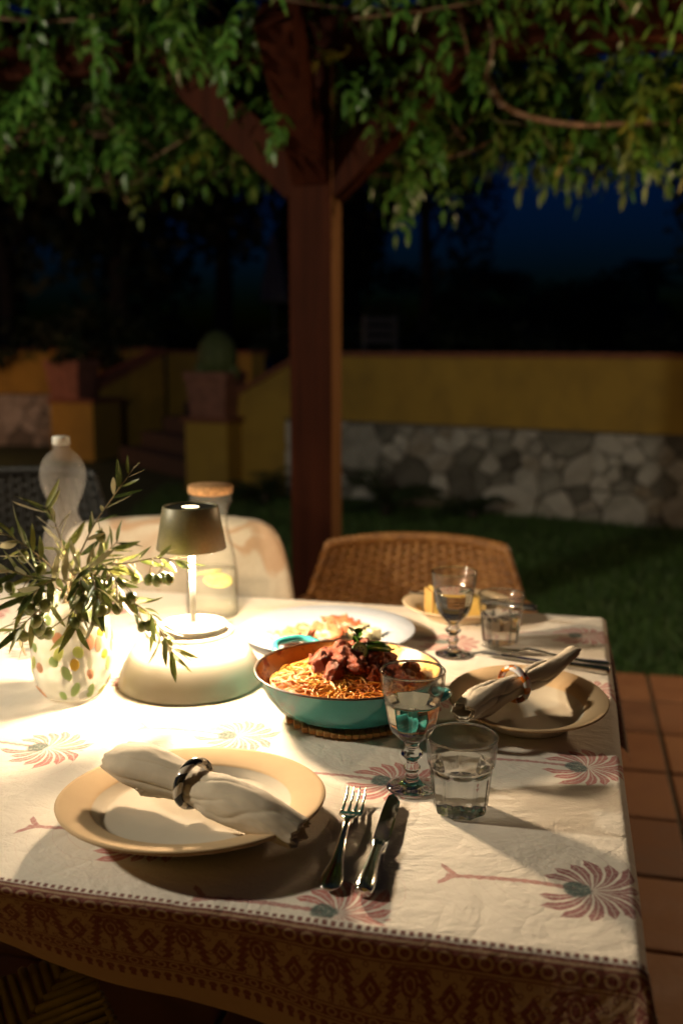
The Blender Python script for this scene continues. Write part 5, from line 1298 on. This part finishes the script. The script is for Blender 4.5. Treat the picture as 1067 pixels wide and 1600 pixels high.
for k, (x, y, lab) in enumerate([(0.045,-0.010,'pale cheese cube nearest the middle of the white plate'), (0.060,0.010,'pale cheese cube at the right of the white plate'), (0.058,-0.036,'pale cheese cube behind the pan rim'), (-0.038,-0.012,'pale cheese cube left of the ham'), (0.078,-0.015,'rightmost pale cheese cube on the white plate')]):
    e = obj('cheese_cube', (lambda b: ([(x_ + 0.002*fbm((x_*90, y_*90, z_*90+k)), y_, z_) for x_, y_, z_ in b[0]], b[1]))(box(-0.011,0.011,-0.009,0.009,0,0.018,0.002)), chz_m, None, False, (WP.x+x, WP.y+y, TZ+0.0068), (0,0,k*0.9))
    tag(e, lab, 'cheese', 'cheese cubes on the white plate')

# ------------------------------------------------------------------ cheese plate at the far side
KP = at(716, 952, 0.765); KR = 0.104
kplate_m = m_two_tone('tan_plate', (0.62,0.52,0.38), (0.60,0.46,0.30), 0.07)
DEEP = [(0.0005,0.003),(0.48,0.003),(0.50,0.0),(0.55,0.0),(0.60,0.005),(0.74,0.019),(0.97,0.0305),(0.995,0.032),(1.0,0.0335),(0.985,0.0348),(0.76,0.0240),(0.715,0.0215),(0.60,0.0090),(0.54,0.0065),(0.0005,0.006)]
plate((KP.x, KP.y, TZ+0.0008), KR, [(r, z*0.85) for r, z in DEEP], kplate_m, 'tan plate holding the cheese wedge at the far side')
wedge_m = plain('hard_cheese', (0.72,0.50,0.14), 0.5, var=0.12, scale=60, bump=0.5, bs=120)
wg = empty('cheese_wedge', (KP.x-0.004, KP.y+0.0, TZ+0.0068), 0.25, 'yellow wedge of hard cheese on the far tan plate', 'cheese')
V, F = prism_y([(-0.052,0.0),(0.050,0.0),(0.046,0.030),(-0.046,0.052)], -0.022, 0.022)
import bmesh as _b
bm = _b.new(); vs = [bm.verts.new(v) for v in V]
for f in F: bm.faces.new([vs[i] for i in f])
_b.ops.recalc_face_normals(bm, faces=bm.faces[:])
_b.ops.subdivide_edges(bm, edges=bm.edges[:], cuts=5, use_grid_fill=True)
for v in bm.verts: v.co += Vector((fbm(v.co*70), fbm(v.co*70+Vector((5,5,5))), fbm(v.co*70+Vector((9,1,4)))))*0.0016
me = bpy.data.meshes.new('paste'); bm.to_mesh(me); bm.free(); link_mesh('paste', me, wedge_m, wg)
obj('rind', (lambda b: ([(x, y, z) for x, y, z in b[0]], b[1]))(box(-0.0555,-0.0522,-0.0215,0.0215,0.0,0.050,0.001)), plain('cheese_rind', (0.45,0.27,0.08), 0.6), wg, smooth=False)
a_, b_ = at(640, 921, 0.79), at(838, 955, 0.775)
kd = Vector((a_.x - b_.x, a_.y - b_.y, 0)); tipk = Vector((b_.x, b_.y, 0)) + kd.normalized()*0.245
knife((tipk.x, tipk.y), (b_.x, b_.y), TZ+0.0235, 'black handled cheese knife resting on the far tan plate', black_m, L=0.245, lift=math.radians(1.2), group='cheese knife')

# ------------------------------------------------------------------ right hand place setting
RP = at(823, 1093, 0.782); RR = 0.106
right_m = m_two_tone('tan_soup_plate', (0.52,0.46,0.37), (0.56,0.40,0.24), 0.074)
plate((RP.x, RP.y, TZ+0.0045), RR, DEEP, right_m, 'deep tan soup plate at the right hand place', (math.radians(4.2), 0, 0), 'soup_plate')
n1 = [at(722, 1112, 0.795), at(752, 1094, 0.797), at(803, 1070, 0.802), at(842, 1052, 0.806), at(873, 1034, 0.814), at(896, 1016, 0.824)]
napkin('napkin', n1, [0.019,0.025,0.0165,0.0195,0.0125,0.0095], [0.6,0.8,0.95,0.9,0.8,0.8], 'rolled cream napkin in an amber ring on the soup plate', seed=4.0)
napkin_ring(n1[2] + Vector((0,0,0.001)), n1[3] - n1[1], 0.0222, 0.0050, m_ring2(), 'amber and grey mottled resin ring round the right napkin')
fork((0.250, 1.580), (0.420, 1.497), TZ+0.001, 'steel fork lying behind the soup plate')
knife((0.248, 1.541), (0.410, 1.462), TZ+0.001, 'steel knife lying between the soup plate and its fork')
